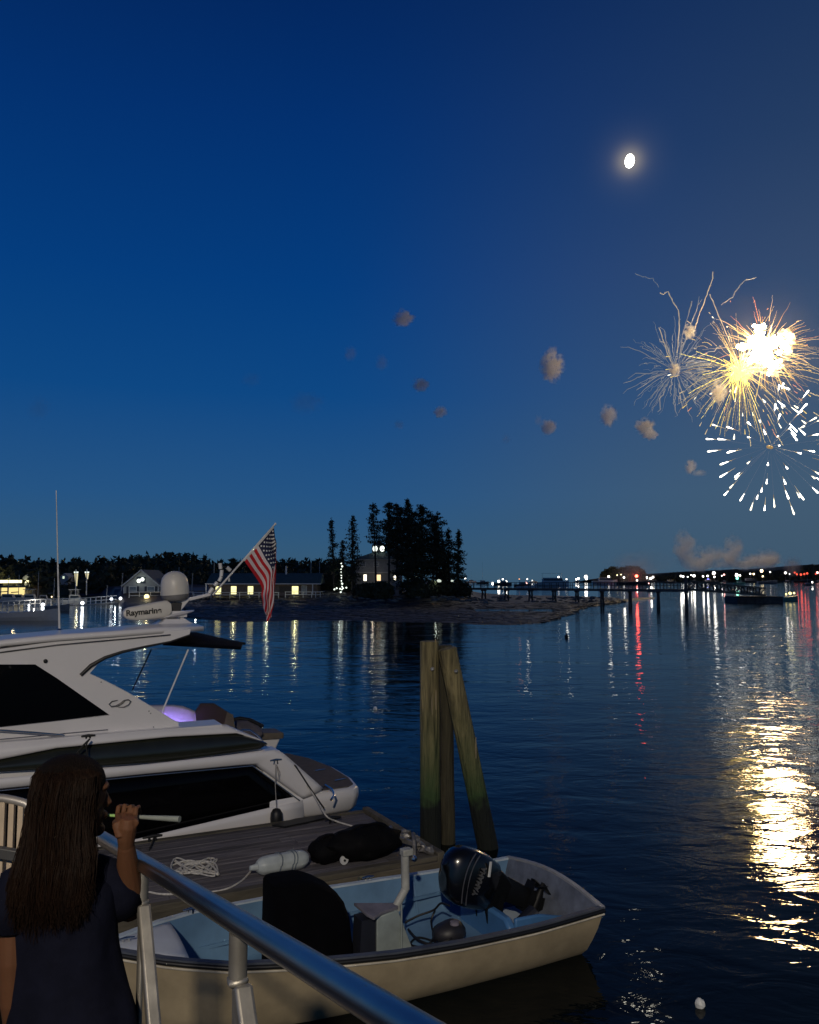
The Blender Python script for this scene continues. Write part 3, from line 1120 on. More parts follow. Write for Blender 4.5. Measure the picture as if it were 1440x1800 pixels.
def pierpt(px):
    # plan line of the pier: from the island out to the tall piles
    d = lerpt([(800, 150), (1204, 112)], px)
    return Vector((xat(px, d), d, lerpt([(800, 2.45), (1204, 2.62)], px)))


PX = [806 + i * 6.2 for i in range(65)]
dm = M('pier_plank', (.07, .062, .055), .85, var=.2, obj_random=.2)
for a, b in zip(PX, PX[1:]):
    A, B = pierpt(a), pierpt(b - .5)
    G().prism([A + Vector((0, -.9, -.07)), B + Vector((0, -.9, -.07)), B + Vector((0, .9, -.07)), A + Vector((0, .9, -.07))], (0, 0, .07)).make('deck_board', dm, pier)
for s_ in (-.85, .85):
    A, B = pierpt(806), pierpt(1204)
    G().bar(A + Vector((0, s_, -.22)), B + Vector((0, s_, -.22)), .16, .28).make('stringer', wood_dk, pier)
    G().bar(A + Vector((0, s_, .92)), B + Vector((0, s_, .92)), .10, .08).make('handrail', wood_dk, pier)
    G().bar(A + Vector((0, s_, .5)), B + Vector((0, s_, .5)), .05, .06).make('middle_rail', wood_dk, pier)
    for i in range(33):
        p = pierpt(808 + i * 12.2)
        G().box(p.x - .05, p.x + .05, p.y + s_ - .05, p.y + s_ + .05, p.z - .1, p.z + .9).make('rail_post', wood_dk, pier)
for px in (850, 890, 932, 973, 1013, 1057, 1106, 1155, 1204):
    p = pierpt(px)
    for s_, k in ((-.8, -1), (.8, 1)):
        top = p.z - .1 if px < 1200 else at(px, 1011, p.y).z
        zb = land_z(px, p.y) - .4
        off = k * .28
        G().tube([(p.x + off * 1.5, p.y + s_, min(zb, 0)), (p.x + off, p.y + s_, top)], .15, 7).make('pile', wood_dk, pier)
    G().bar((p.x - .5, p.y - .9, p.z - .45), (p.x + .5, p.y + .9, p.z - .45), .2, .25).make('pile_cap', wood_dk, pier)
    G().bar((p.x - .4, p.y - .9, p.z - .5), (p.x + .4, p.y + .9, max(.2, land_z(px, p.y)) + .1), .08, .16).make('cross_brace', wood_dk, pier)
# aluminium truss ramp down to the float
rmp = thing('truss_ramp', 'dark truss ramp sloping from the pier end down to the float', 'ramp', (xat(1275, 111), 111, 0))
A, B = pierpt(1206), at(1342, 1046, 141)
for s_ in (-.7, .7):
    o = Vector((0, s_, 0))
    u_ = Vector((0, 0, 1.15))
    G().bar(A + o, B + o, .28, .3).make('lower_chord', M('ramp_metal', (.022, .022, .022), .6), rmp)
    G().bar(A + o + u_, B + o + u_, .22, .22).make('upper_chord', M('ramp_metal', (.022, .022, .022), .6), rmp)
    for i in range(11):
        p, q = A.lerp(B, i / 11), A.lerp(B, (i + 1) / 11)
        G().bar(p + o, p + o + u_, .15, .15).make('truss_post', M('ramp_metal', (.022, .022, .022), .6), rmp)
        G().bar(p + o + (u_ if i % 2 else Vector()), q + o + (Vector() if i % 2 else u_), .12, .12, (0, 1, 0)).make('truss_diagonal', M('ramp_metal', (.022, .022, .022), .6), rmp)
G().prism([A + Vector((0, -.7, -.04)), B + Vector((0, -.7, -.04)), B + Vector((0, .7, -.04)), A + Vector((0, .7, -.04))], (0, 0, .06)).make('walkway', M('ramp_metal', (.022, .022, .022), .6), rmp)
flt = thing('float', 'dark wooden float at the foot of the truss ramp', 'float', (xat(1330, 141), 143, 0))
c0, c1 = xat(1291, 140), xat(1371, 140)
G().box(c0, c1, 139.5, 145, -.3, 1.0).make('hull', wood_dk, flt)
for i in range(16):
    xx = c0 + (c1 - c0) * i / 16
    G().box(xx + .01, xx + (c1 - c0) / 16 - .02, 139.4, 145.1, 1.004, 1.08).make('deck_board', dm, flt)
boat('tender', 'small green tender with lit cockpit tied to the end of the float', 1386, 1056, 26, hullg, 0, ((1389, 1043, 2.6, ME('tender_light', (1, .85, .3), 3)), (1382, 1044.5, 1.6, MATS['tender_light']), (1396, 1042.5, 1.8, MATS['tender_light'])), freeb=.7, d=152, group='boats in the harbour')
t = thing('moored_skiff', 'tiny pale skiff left of the dark float', 'boat', gz(1281, 1053), group='boats in the harbour')
p = gz(1281, 1053)
G().loft([[p + Vector((x, -hb, .35)), p + Vector((x, 0, -.1)), p + Vector((x, hb, .35))] for x, hb in ((-.9, .35), (0, .5), (.9, .05))]).make('hull', hullw, t)

# ------------------------------------------------------------------ boats across the harbour
H = 'boats in the harbour'
boat('sailing_boat', 'sailing boat with tall bare mast nearest the island on open water', 848, 1026, 22, hullb, 1, ((866, 1025, 1.8, wl),), 987)
boat('sailing_boat', 'distant sailing boat whose short mast stands beside the rightmost island spruce', 828, 1024, 18, hullw, 1, ((818, 1017, 1.2, wl),), 1003)
boat('motorboat', 'motorboat under a cluster of four white lights right of the tall bare mast', 884, 1029, 30, hullb, 2, ((877, 1022, 2.2, wl), (883, 1026, 1.7, wl), (884, 1018, 1.4, wl), (890, 1022, 1.6, wl)))
boat('cabin_cruiser', 'cabin cruiser with a red lamp above the left part of the pier', 918, 1031, 30, hullb, 2, ((925, 1025, 1.9, ME('pink_light', (1, .45, .4), 5, False)), (913, 1018, 1, ME('orange_light', (1, .45, .2), 2, False)), (927, 1018, 1, wl)))
boat('barge', 'flat white barge seen between the rails of the pier', 926, 1036, 37, hullw, 0, (), freeb=1.2)
boat('passenger_boat', 'long white boat with green awnings behind the middle of the pier', 970, 1031, 58, hullw, 2, ((974, 1018, 1.4, wl), (982, 1014.5, 1.6, wl), (986, 1020, 1.2, wl), (996, 1018, 1.1, wl), (955, 1019, 1, wl_green)), cabw=.6)
boat('motorboat', 'far motorboat with one small lamp left of the green awnings', 937, 1024, 14, hullw, 1, ((936, 1021, 1.2, wl),))
boat('motorboat', 'boat with twin white lamps left of the bright double light', 1014, 1023, 12, hullb, 1, ((1017, 1017, 1.8, wl), (1013, 1018.5, 1.4, wl)))
boat('lobster_boat', 'boat carrying the bright white light that streaks on the water left of the islet', 1031, 1024, 16, hullb, 1, ((1030, 1014, 2.8, wl), (1031, 1017.5, 1.8, wl)))
boat('cabin_cruiser', 'long pale boat lying before the wooded islet', 1062, 1027, 44, hullw, 1, ((1070, 1013.5, 1.8, wl),), cabw=.5)
boat('barge', 'dark barge carrying the red flare before the wooded islet', 1112, 1027.5, 62, hullb, 0, ((1097, 1015, 1.7, wl), (1120, 1020, 1.5, wl), (1085, 1011, .9, wl_warm), (1092, 1010, .9, wl_warm)), freeb=2.0)
boat('motorboat', 'boat with three close white lamps right of the red flare', 1143, 1024, 22, hullb, 1, ((1137, 1015.5, 1.9, wl), (1144, 1017, 2.2, wl), (1148, 1014.5, 1.8, wl)))
boat('motorboat', 'boat with two stacked pinkish lamps making the long streak beside the pier piles', 1143, 1040, 14, hullb, 0, ((1141, 1025, 1.5, ME('pink_light', (1, .45, .4), 5, False)), (1145, 1033, 1.7, wl)), freeb=.7)
boat('motorboat', 'low dark boat between the red flare and the tall pier piles', 1176, 1025, 22, hullb, 1, ((1197, 1012.5, 1.6, wl), (1201, 1013.5, 1.6, wl), (1209, 1014, 1.0, wl)))
boat('motorboat', 'boat with a lone white lamp just right of the tall pier piles', 1219, 1022, 14, hullb, 1, ((1220, 1012, 2.3, wl), (1215, 1011, 1, wl)))
boat('cabin_cruiser', 'boat with white lamps above a violet glowing hull light', 1243, 1025, 24, hullb, 1, ((1236, 1013, 1.5, wl), (1244, 1012.5, 1.6, wl), (1245, 1019, 1.8, wl_blue)))
boat('cabin_cruiser', 'boat with a large high white lamp left of the green lit yacht', 1257, 1021, 12, hullb, 1, ((1255, 1007.5, 2.7, wl), (1256, 1014, 1.5, wl)))
boat('motorboat', 'small boat with reddish lamp between the high white lamp and the green lit yacht', 1272, 1021, 12, hullb, 1, ((1273, 1010, 1.4, ME('pink_light', (1, .45, .4), 5, False)), (1269, 1012, 1, wl)))
boat('motor_yacht', 'green lit yacht with very bright white lamps above the truss ramp', 1298, 1027, 20, hullg, 1, ((1295, 1011, 2.8, wl), (1296, 1016.5, 2.4, wl_green), (1301, 1011.5, 1.4, wl)))
boat('cabin_cruiser', 'dark cruiser right of the green lit yacht', 1314, 1024, 28, hullb, 1, ((1319, 1008.5, 1.3, wl), (1325, 1009, 1.6, wl_warm)))
boat('sailing_boat', 'low blue grey boat with a bright orange white lamp above it', 1347, 1026, 34, hullblue, 0, ((1339, 1003.5, 2.8, wl_warm), (1341, 1013, 1.4, wl_warm), (1363, 1021, .9, wl)))
boat('motorboat', 'small boat with one lamp left of the firing barge', 1356, 1021, 10, hullb, 1, ((1354, 1005.5, 1.1, wl),))
boat('motorboat', 'boat with a pair of white lamps just left of the reddish smoke', 1382, 1021, 14, hullb, 1, ((1381, 1007, 2.0, wl), (1388, 1009, 1, wl)))
boat('firing_barge', 'barge with a row of red fires under the reddish smoke', 1408, 1022, 34, hullb, 0, ((1397, 1006.5, 1.6, red), (1401, 1009.5, 1.6, red), (1408, 1010, 1.9, red), (1414, 1009, 1.6, red), (1419, 1008, 1.8, red)), freeb=2.5)
boat('motorboat', 'boat with pinkish lamps at the far right edge', 1437, 1022, 14, hullb, 1, ((1437, 1006.5, 1.9, ME('pink_light', (1, .45, .4), 5, False)), (1434, 1009, 1.2, red)))
boat('sailing_boat', 'dark sailing boat moored near the right edge beyond the tender', 1417, 1029, 16, hullb, 1, ((1428, 1023.5, 1.3, wl),), 1008)
# the red flare
fp = at(1119, 1012.5, 630)
tag(G().blob(fp, 1.05, 10, 8, .15, 3).make('red_flare', ME('flare_red', (1, .08, .05), 15)), 'glaring red flare burning on the dark barge', 'flare')
# mooring buoys
for px, py, lab in ((996, 1121, 'dark mooring buoy alone on the open water below the pier'),):
    p = gz(px, py)
    t = thing('mooring_buoy', lab, 'buoy', p)
    G().blob(p + Vector((0, 0, .08)), (.14, .14, .14), 10, 8, 0).make('ball', M('dark_rubber', (.02, .02, .02)), t)
    G().tube([p + Vector((0, 0, .15)), p + Vector((0, 0, .34))], .035, 6).make('stem', M('dark_rubber', (.02, .02, .02)), t)
for px, py, r, lab in ((660, 1247, .05, 'small white float on the water beyond the dock'), (1231, 1771, .045, 'small white ball on the dark water at the bottom right')):
    p = gz(px, py)  # each is a small white ball at water level
    tag(G().blob((0, 0, .03), (r, r, r * 1.15), 12, 9, .1, 2).make('white_ball', M('ball_white', (.85, .83, .7), .4), base=p, local=True), lab, 'float', 'white floats on the water')

# ------------------------------------------------------------------ moon
mdist = 6000
mp0 = Vector((0, 0, CAMH)) + moon_dir * mdist
g = G()
Rm = moon_dir.to_track_quat('Z', 'Y').to_matrix() @ Matrix.Rotation(math.radians(9), 3, 'Z')
rm = mdist * 9.6 / F
rings = []
for i in range(13):
    tt = PI * i / 12
    rings.append([mp0 + Rm @ Vector((math.sin(tt) * math.cos(2 * PI * k / 24) * rm * .74, math.sin(tt) * math.sin(2 * PI * k / 24) * rm * 1.06, math.cos(tt) * rm * .8)) for k in range(24)])
g.loft(rings, False)
tag(g.make('moon', ME('moon_glow', (1, .96, .80), 16, False), smooth=True), 'bright gibbous moon high in the blue sky above the fireworks', 'moon')

# ------------------------------------------------------------------ fireworks
FD = 600.0
PXM = FD / F
gold = ME('firework_gold', (1, .73, .20), 1.0, False)
goldb = ME('firework_bright_gold', (1, .80, .14), 3.2, False)
goldd = ME('firework_dim_gold', (.55, .36, .15), .6, False)
palegold = ME('firework_pale', (.90, .70, .38), .8, False)
grey = ME('firework_grey_trail', (.30, .31, .34), .55, False)
grey2 = ME('firework_faint_trail', (.17, .22, .32), .55, False)
tan = ME('firework_tan_trail', (.62, .52, .38), .62, False)
starw = ME('firework_white_star', (1, .97, .85), 7, False)
starw2 = ME('firework_cream_star', (1, .92, .66), 3, False)
core = ME('firework_core', (1, .71, .36), 165, True)
redc = ME('firework_red_ember', (.85, .36, .18), .9, False)


def wiggly(a, b, n, amp, sag=0):
    pts = []
    sd = random.random() * 90
    for i in range(n + 1):
        t = i / n
        p = a.lerp(b, t)
        p = p + Vector((noise.noise(Vector((t * 5, sd, 0))), noise.noise(Vector((t * 5, sd, 9))), noise.noise(Vector((sd, t * 5, 3))))) * amp * t
        p.z -= sag * t * t
        pts.append(p)
    return pts


def rdir():
    return Vector((random.gauss(0, 1), random.gauss(0, 1), random.gauss(0, 1))).normalized()


random.seed(5)
# 1 fading grey burst at the left
c1 = at(1187, 652, FD + 25)
f1 = thing('fading_firework', 'old firework burst of thin grey smoky trails at the left of the fireworks', 'firework', c1)
for i in range(120):
    dv = rdir()
    r1 = random.uniform(60, 100) * PXM
    r0 = random.uniform(8, 45) * PXM
    e = c1 + dv * r1
    if dv.z > .4 and random.random() < .5:
        e = c1 + dv * r1 * 1.45
    s0 = c1 + dv * r0
    w0 = .2 + random.random() * .2
    G().tube(wiggly(s0, e, 10, 3.6, 5 * dv.x * dv.x + 2), [w0 * (.4 + .6 * math.sin(PI * (k + .6) / 11.5)) for k in range(11)], 4).make('trail', random.choice([grey, grey2, grey2, grey]), f1)
for pts, m_ in (([(1160, 514), (1166, 517), (1175, 512), (1182, 530), (1193, 545), (1195, 575), (1190, 620)], tan),
                ([(1254, 478), (1250, 500), (1240, 525), (1232, 545), (1226, 562), (1222, 578)], tan),
                ([(1330, 488), (1312, 492), (1298, 505), (1288, 522), (1268, 536)], grey),
                ([(1248, 518), (1258, 540), (1270, 570), (1283, 600)], tan),
                ([(1116, 480), (1130, 486), (1148, 490), (1158, 505)], grey2),
                ([(1216, 530), (1208, 560), (1200, 590), (1194, 630)], grey),
                ([(1158, 575), (1168, 605), (1180, 636)], tan)):
    P = [at(x, y, FD + 10) for x, y in pts]
    Q = []
    for a, b in zip(P, P[1:]):
        for k in range(4):
            Q.append(a.lerp(b, k / 4) + rdir() * .45)
    Q.append(P[-1])
    G().tube(Q, [.24 + .22 * random.random() for _ in Q], 5).make('tall_trail', m_, f1)

# 2 golden burst, yellow hearted
c2 = at(1302, 652, FD)
f2 = thing('golden_firework', 'large golden willow firework with glittering curved trails', 'firework', c2)
for i in range(170):
    dv = rdir()
    R_ = random.uniform(84, 122) * PXM * (1 if dv.z < .2 else 1.08)
    if dv.x > .2:
        R_ *= 1.2
    st = random.choice([0.03, .3, .5, .65, .75])
    e = c2 + dv * R_
    a = c2 + dv * R_ * st
    mm = goldb if st < .1 and i % 3 == 0 else random.choice([gold, gold, palegold, goldd])
    w0 = random.uniform(.09, .22)
    G().tube(wiggly(a, e, 26, .9, 5.5 * (1 - abs(dv.z)) + 2.5), [w0 * (1.15 - k / 40) * (1 if k < 8 else (1.25 if k % 2 else .35)) for k in range(27)], 4).make('trail', mm, f2)
for i in range(60):   # short beaded ends
    dv = rdir()
    R_ = random.uniform(98, 128) * PXM
    a = c2 + dv * R_
    G().tube([a, a + dv * random.uniform(1.5, 4) - Vector((0, 0, .8))], [.12, .34], 5).make('ember', random.choice([palegold, redc, gold, starw2]), f2)
for i in range(60):   # knot of bright sparks round the centre
    dv = rdir()
    a = c2 + rdir() * random.uniform(0, 7)
    G().tube(wiggly(a, a + dv * random.uniform(8, 20), 5, 2.2, 1), [.3, .3, .26, .22, .18, .1], 4).make('spark', random.choice([goldb, goldb, gold]), f2)
for px, py, r in ((1304, 656, 4), (1299, 662, 3.2), (1292, 648, 2.4), (1314, 660, 2.4), (1309, 668, 2.0)):
    G().blob(at(px, py, FD - 4), r * .8, 9, 7, .4, px).make('glowing_heart', goldb, f2)
# 3 blown out white flash
c3 = at(1345, 617, FD + 6)
f3 = thing('white_flash_firework', 'blinding white flash of an exploding shell at the upper right', 'firework', c3)
for px, py, r in ((1341, 613, 19), (1334, 579, 8), (1342, 574, 6), (1326, 573, 4), (1306, 610, 8), (1298, 609, 4), (1324, 602, 13), (1336, 594, 12), (1358, 602, 14), (1370, 598, 8), (1356, 648, 7), (1352, 657, 4), (1366, 640, 7), (1372, 634, 4), (1349, 632, 13), (1328, 626, 12), (1319, 634, 6), (1370, 620, 6), (1384, 612, 6), (1391, 590, 4), (1380, 604, 5)):
    G().blob(at(px, py, FD + random.uniform(-4, 8)), r * PXM * .66, 14, 11, .50, px, 3.6).make('flash', core, f3)
for px, py, r in ((1381, 588, 9), (1389, 600, 8), (1378, 606, 7), (1386, 616, 7), (1373, 596, 6), (1392, 592, 5), (1362, 655, 7), (1371, 644, 6)):
    G().blob(at(px, py, FD + 4), r * PXM, 12, 9, .5, px, 3.0).make('flash', ME('firework_pink_flash', (1, .55, .34), 1.1), f3)
for i in range(130):
    dv = rdir()
    R_ = random.uniform(70, 118) * PXM
    e = c3 + dv * R_
    a = c3 + dv * R_ * random.uniform(.25, .6)
    w0 = random.uniform(.12, .28)
    G().tube(wiggly(a, e, 20, .9, 2 + 3 * (1 - abs(dv.z))), [w0 * (1.1 - .75 * k / 20) * (1 if k % 2 or i % 3 else .4) for k in range(21)], 4).make('trail', random.choice([gold, palegold, palegold, redc, goldd]), f3)
# 4 white comet burst below
c4 = at(1354, 786, FD - 20)
f4 = thing('white_comet_firework', 'lower firework of separate white comet heads round a small orange centre', 'firework', c4)
G().blob(c4, (2.0, 1.4, 1.0), 11, 8, .4, 2).make('glowing_heart', MATS['firework_dim_gold'], f4)
for i in range(62):
    zf = 1 - 2 * (i + .5) / 62
    af = i * 2.39996 + random.uniform(-.15, .15)
    dv = Vector((math.sqrt(1 - zf * zf) * math.cos(af), math.sqrt(1 - zf * zf) * math.sin(af), zf))
    R_ = random.uniform(90, 112) * PXM
    h_ = c4 + dv * R_ + Vector((0, 0, -3 * (1 - dv.z)))
    if dv.z > .55 and dv.x < 0:
        continue
    ln_ = random.uniform(5.5, 10)
    tdir = (dv + Vector((0, 0, -.12))).normalized()
    tl = h_ - tdir * ln_
    G().tube([tl, tl.lerp(h_, .4), tl.lerp(h_, .75), tl.lerp(h_, .93), h_ + tdir * .25], [.05, .2, .45, .62, .24], 7).make('comet', random.choice([starw, starw, starw2]), f4)
    G().tube([tl - tdir * random.uniform(1, 4.5), tl.lerp(h_, .35)], [.05, .22], 4).make('comet_tail', random.choice([palegold, goldd, grey]), f4)
    if i % 2 == 0:
        G().tube([c4 + dv * R_ * .12, tl], [.08, .14], 3).make('trail', grey2, f4)
for i in range(26):   # stray comets and embers above it
    p = at(random.uniform(1240, 1440), random.uniform(680, 775), FD - 10)
    dv = (p - c2).normalized()
    s_ = random.random()
    if s_ < .45:
        G().tube([p - dv * random.uniform(3, 8), p, p + dv * .5], [.10, .62, .25], 6).make('comet', random.choice([starw, starw2]), f4)
    else:
        q = p
        Q, Rr = [], []
        for k in range(9):
            Q.append(q + rdir() * .25)
            Rr.append(.36 if k % 2 else .12)
            q = q + dv * .9
        G().tube(Q, Rr, 5).make('ember', random.choice([palegold, redc, goldd]), f4)

# ------------------------------------------------------------------ smoke
def smoke_mat(name, dens, col=(.985, .975, .97), scale=.12, thr=.42, aniso=.2):
    if name in MATS:
        return MATS[name]
    m = bpy.data.materials.new(name)
    MATS[name] = m
    m.use_nodes = True
    t = m.node_tree
    t.nodes.remove(t.nodes['Principled BSDF'])
    v = t.nodes.new('ShaderNodeVolumePrincipled')
    v.inputs['Color'].default_value = (*col, 1)
    v.inputs['Anisotropy'].default_value = aniso
    c = t.nodes.new('ShaderNodeTexCoord')
    n = t.nodes.new('ShaderNodeTexNoise')
    n.inputs['Scale'].default_value = scale
    n.inputs['Detail'].default_value = 4
    n.inputs['Roughness'].default_value = .6
    t.links.new(c.outputs['Object'], n.inputs[0])
    # soft edge: fades towards the outside of the puff (Generated box coordinates)
    vm = t.nodes.new('ShaderNodeVectorMath')
    vm.operation = 'DISTANCE'
    vm.inputs[1].default_value = (.5, .5, .5)
    t.links.new(c.outputs['Generated'], vm.inputs[0])
    r = t.nodes.new('ShaderNodeMapRange')
    r.interpolation_type = 'SMOOTHSTEP'
    r.inputs['From Min'].default_value = .52
    r.inputs['From Max'].default_value = .02
    t.links.new(vm.outputs['Value'], r.inputs['Value'])
    r2 = t.nodes.new('ShaderNodeMapRange')
    r2.inputs['From Min'].default_value = thr
    r2.inputs['From Max'].default_value = thr + .22
    t.links.new(n.outputs[0], r2.inputs['Value'])
    k = t.nodes.new('ShaderNodeMath')
    k.operation = 'MULTIPLY'
    t.links.new(r.outputs[0], k.inputs[0])
    t.links.new(r2.outputs[0], k.inputs[1])
    k2 = t.nodes.new('ShaderNodeMath')
    k2.operation = 'MULTIPLY'
    k2.inputs[1].default_value = dens
    t.links.new(k.outputs[0], k2.inputs[0])
    t.links.new(k2.outputs[0], v.inputs['Density'])
    t.links.new(v.outputs[0], t.nodes['Material Output'].inputs['Volume'])
    return m


dense = smoke_mat('smoke_dense', 1.2, col=(1, .98, .95), scale=.30, thr=.42)
mid = smoke_mat('smoke_mid', .75, col=(1, .98, .97), scale=.26, thr=.40)
thin = smoke_mat('smoke_thin', .10, scale=.16, thr=.34)
vthin = smoke_mat('smoke_very_thin', .022, scale=.12, thr=.3)
PUFFS = [(709, 560, 16, 13, mid, 'large pale puff of smoke high above the island trees'), (617, 622, 11, 12, thin, 'faint round puff left of the high pale puff'),
         (671, 637, 11, 14, thin, 'faint puff between the island trees and the high pale puff'), (739, 676, 13, 11, mid, 'small slanted puff under the high pale puff'),
         (774, 724, 12, 8, mid, 'small reddish puff right above the island trees'), (702, 747, 10, 7, thin, 'faintest small puff left of the small reddish puff'),
         (535, 706, 28, 18, vthin, 'wide thin smudge of smoke left of the other puffs'), (442, 666, 16, 12, vthin, 'barely visible round smudge at the left end of the puffs'),
         (67, 716, 18, 22, vthin, 'dim smudge of smoke far left in the sky'),
         (970, 640, 17, 26, dense, 'tall cream puff with trailing tail in mid sky'), (963, 750, 14, 12, mid, 'pinkish puff below the tall cream puff'),
         (947, 738, 7, 9, thin, 'small wisp touching the pinkish puff'), (890, 772, 8, 7, thin, 'tiny faint wisp left of the pinkish puff'),
         (1070, 729, 14, 17, mid, 'peach coloured puff left of the fading burst'), (1133, 750, 15, 13, dense, 'bright orange puff under the fading burst'),
         (1143, 764, 12, 8, mid, 'soft tail of the bright orange puff'), (1187, 650, 9, 11, dense, 'yellow puff at the heart of the fading burst'),
         (1213, 583, 10, 11, dense, 'yellow puff at the upper left rim of the golden burst'), (1214, 820, 8, 12, mid, 'small comet shaped wisp below the fading burst'),
         (1229, 832, 12, 6, thin, 'thin tail behind the comet shaped wisp'), (1264, 686, 12, 18, dense, 'orange lit puff inside the golden burst')]
for i, (px, py, rx, rz, mt, lab) in enumerate(PUFFS):
    dd = 560 if px > 1150 else 590
    c = at(px, py, dd)
    k = dd / F
    g = G()
    g.blob((0, 0, 0), (rx * k * 1.2, rx * k * 1.0, rz * k * 1.2), 18, 14, .36, i * 1.3, 2.2)
    o = g.make('smoke_puff', mt, base=c, local=True)
    tag(o, lab, 'smoke', 'smoke puffs drifting from the fireworks')
# drifting bank low over the far hills
lows = smoke_mat('smoke_low', .30, (.99, .98, .965), scale=.075, thr=.46)
for i, (px, py, rx, rz, lab) in enumerate(((1203, 960, 16, 26, 'rising tip of the low smoke bank at its left end'), (1240, 982, 46, 20, 'broad left part of the low smoke bank over the far hills'),
                                      (1289, 968, 14, 24, 'rising plume in the middle of the low smoke bank'), (1315, 987, 50, 12, 'flat middle part of the low smoke bank'),
                                      (1345, 984, 22, 15, 'curling plume at the right of the low smoke bank'), (1130, 988, 55, 22, 'thin brownish haze left of the low smoke bank'))):
    dd = 690
    c = at(px, py, dd)
    k = dd / F
    o = G().blob((0, 0, 0), (rx * k * 1.2, 14, rz * k * 1.25), 16, 10, .35, i * 2.1 + 4, 2.0).make('smoke_bank', lows if i < 5 else smoke_mat('smoke_low_thin', .012, (.97, .94, .9), scale=.03, thr=.3), base=c, local=True)
    tag(o, lab, 'smoke', 'smoke bank low over the far hills')
o = G().blob((0, 0, 0), (11, 9, 11), 14, 10, .35, 3, 2.0).make('smoke_plume', smoke_mat('smoke_red', .12, (.95, .8, .72), scale=.12, thr=.36), base=at(1393, 995, 800), local=True)
tag(o, 'pinkish smoke plume rising over the red fires of the firing barge', 'smoke')
o = G().blob((0, 0, 0), (20, 12, 17), 14, 10, .25, 6, 2.0).make('flare_smoke', smoke_mat('smoke_flare', .03, (.95, .85, .8), scale=.12, thr=.3), base=at(1118, 1008, 634), local=True)
tag(o, 'red lit smoke cloud around the flare on the dark barge', 'smoke')
# thin smoke filling the air round the bursts: it carries their glow
gl = smoke_mat('burst_smoke', .0004, (.9, .8, .66), scale=.02, thr=.25, aniso=.3)
o = G().blob((0, 0, 0), (92, 60, 80), 20, 14, .12, 2, 1.5).make('burst_smoke', gl, base=at(1330, 650, 610), local=True)
tag(o, 'thin glowing smoke around the bursting fireworks', 'smoke')

# ------------------------------------------------------------------ timber pilings
def piling_mat():
    m = M('piling_wood', (.20, .165, .075), .85, var=.49, scale=5, bump=.05, bscale=11, stretch=(2.6, 2.6, .22))
    t = m.node_tree
    b = t.nodes['Principled BSDF']
    src = b.inputs['Base Color'].links[0].from_socket
    geo = t.nodes.new('ShaderNodeNewGeometry')
    sp = t.nodes.new('ShaderNodeSeparateXYZ')
    t.links.new(geo.outputs['Position'], sp.inputs[0])
    n = t.nodes.new('ShaderNodeTexNoise')
    n.inputs['Scale'].default_value = 5
    t.links.new(geo.outputs['Position'], n.inputs[0])
    a = t.nodes.new('ShaderNodeMath')
    a.operation = 'MULTIPLY_ADD'
    a.inputs[1].default_value = .5
    t.links.new(n.outputs[0], a.inputs[0])
    t.links.new(sp.outputs[2], a.inputs[2])

    def layer(src, z0, z1, col):
        r = t.nodes.new('ShaderNodeMapRange')
        r.inputs['From Min'].default_value = z0
        r.inputs['From Max'].default_value = z1
        t.links.new(a.outputs[0], r.inputs['Value'])
        mx_ = t.nodes.new('ShaderNodeMix')
        mx_.data_type = 'RGBA'
        mx_.inputs[6].default_value = (*col, 1)
        t.links.new(r.outputs[0], mx_.inputs[0])
        t.links.new(src, mx_.inputs[7])
        return mx_.outputs[2]
    src = layer(src, 1.0, 2.5, (.040, .078, .022))     # green algae
    src = layer(src, .88, 1.02, (.006, .009, .006))     # black weed below high water
    t.links.new(src, b.inputs['Base Color'])
    return m


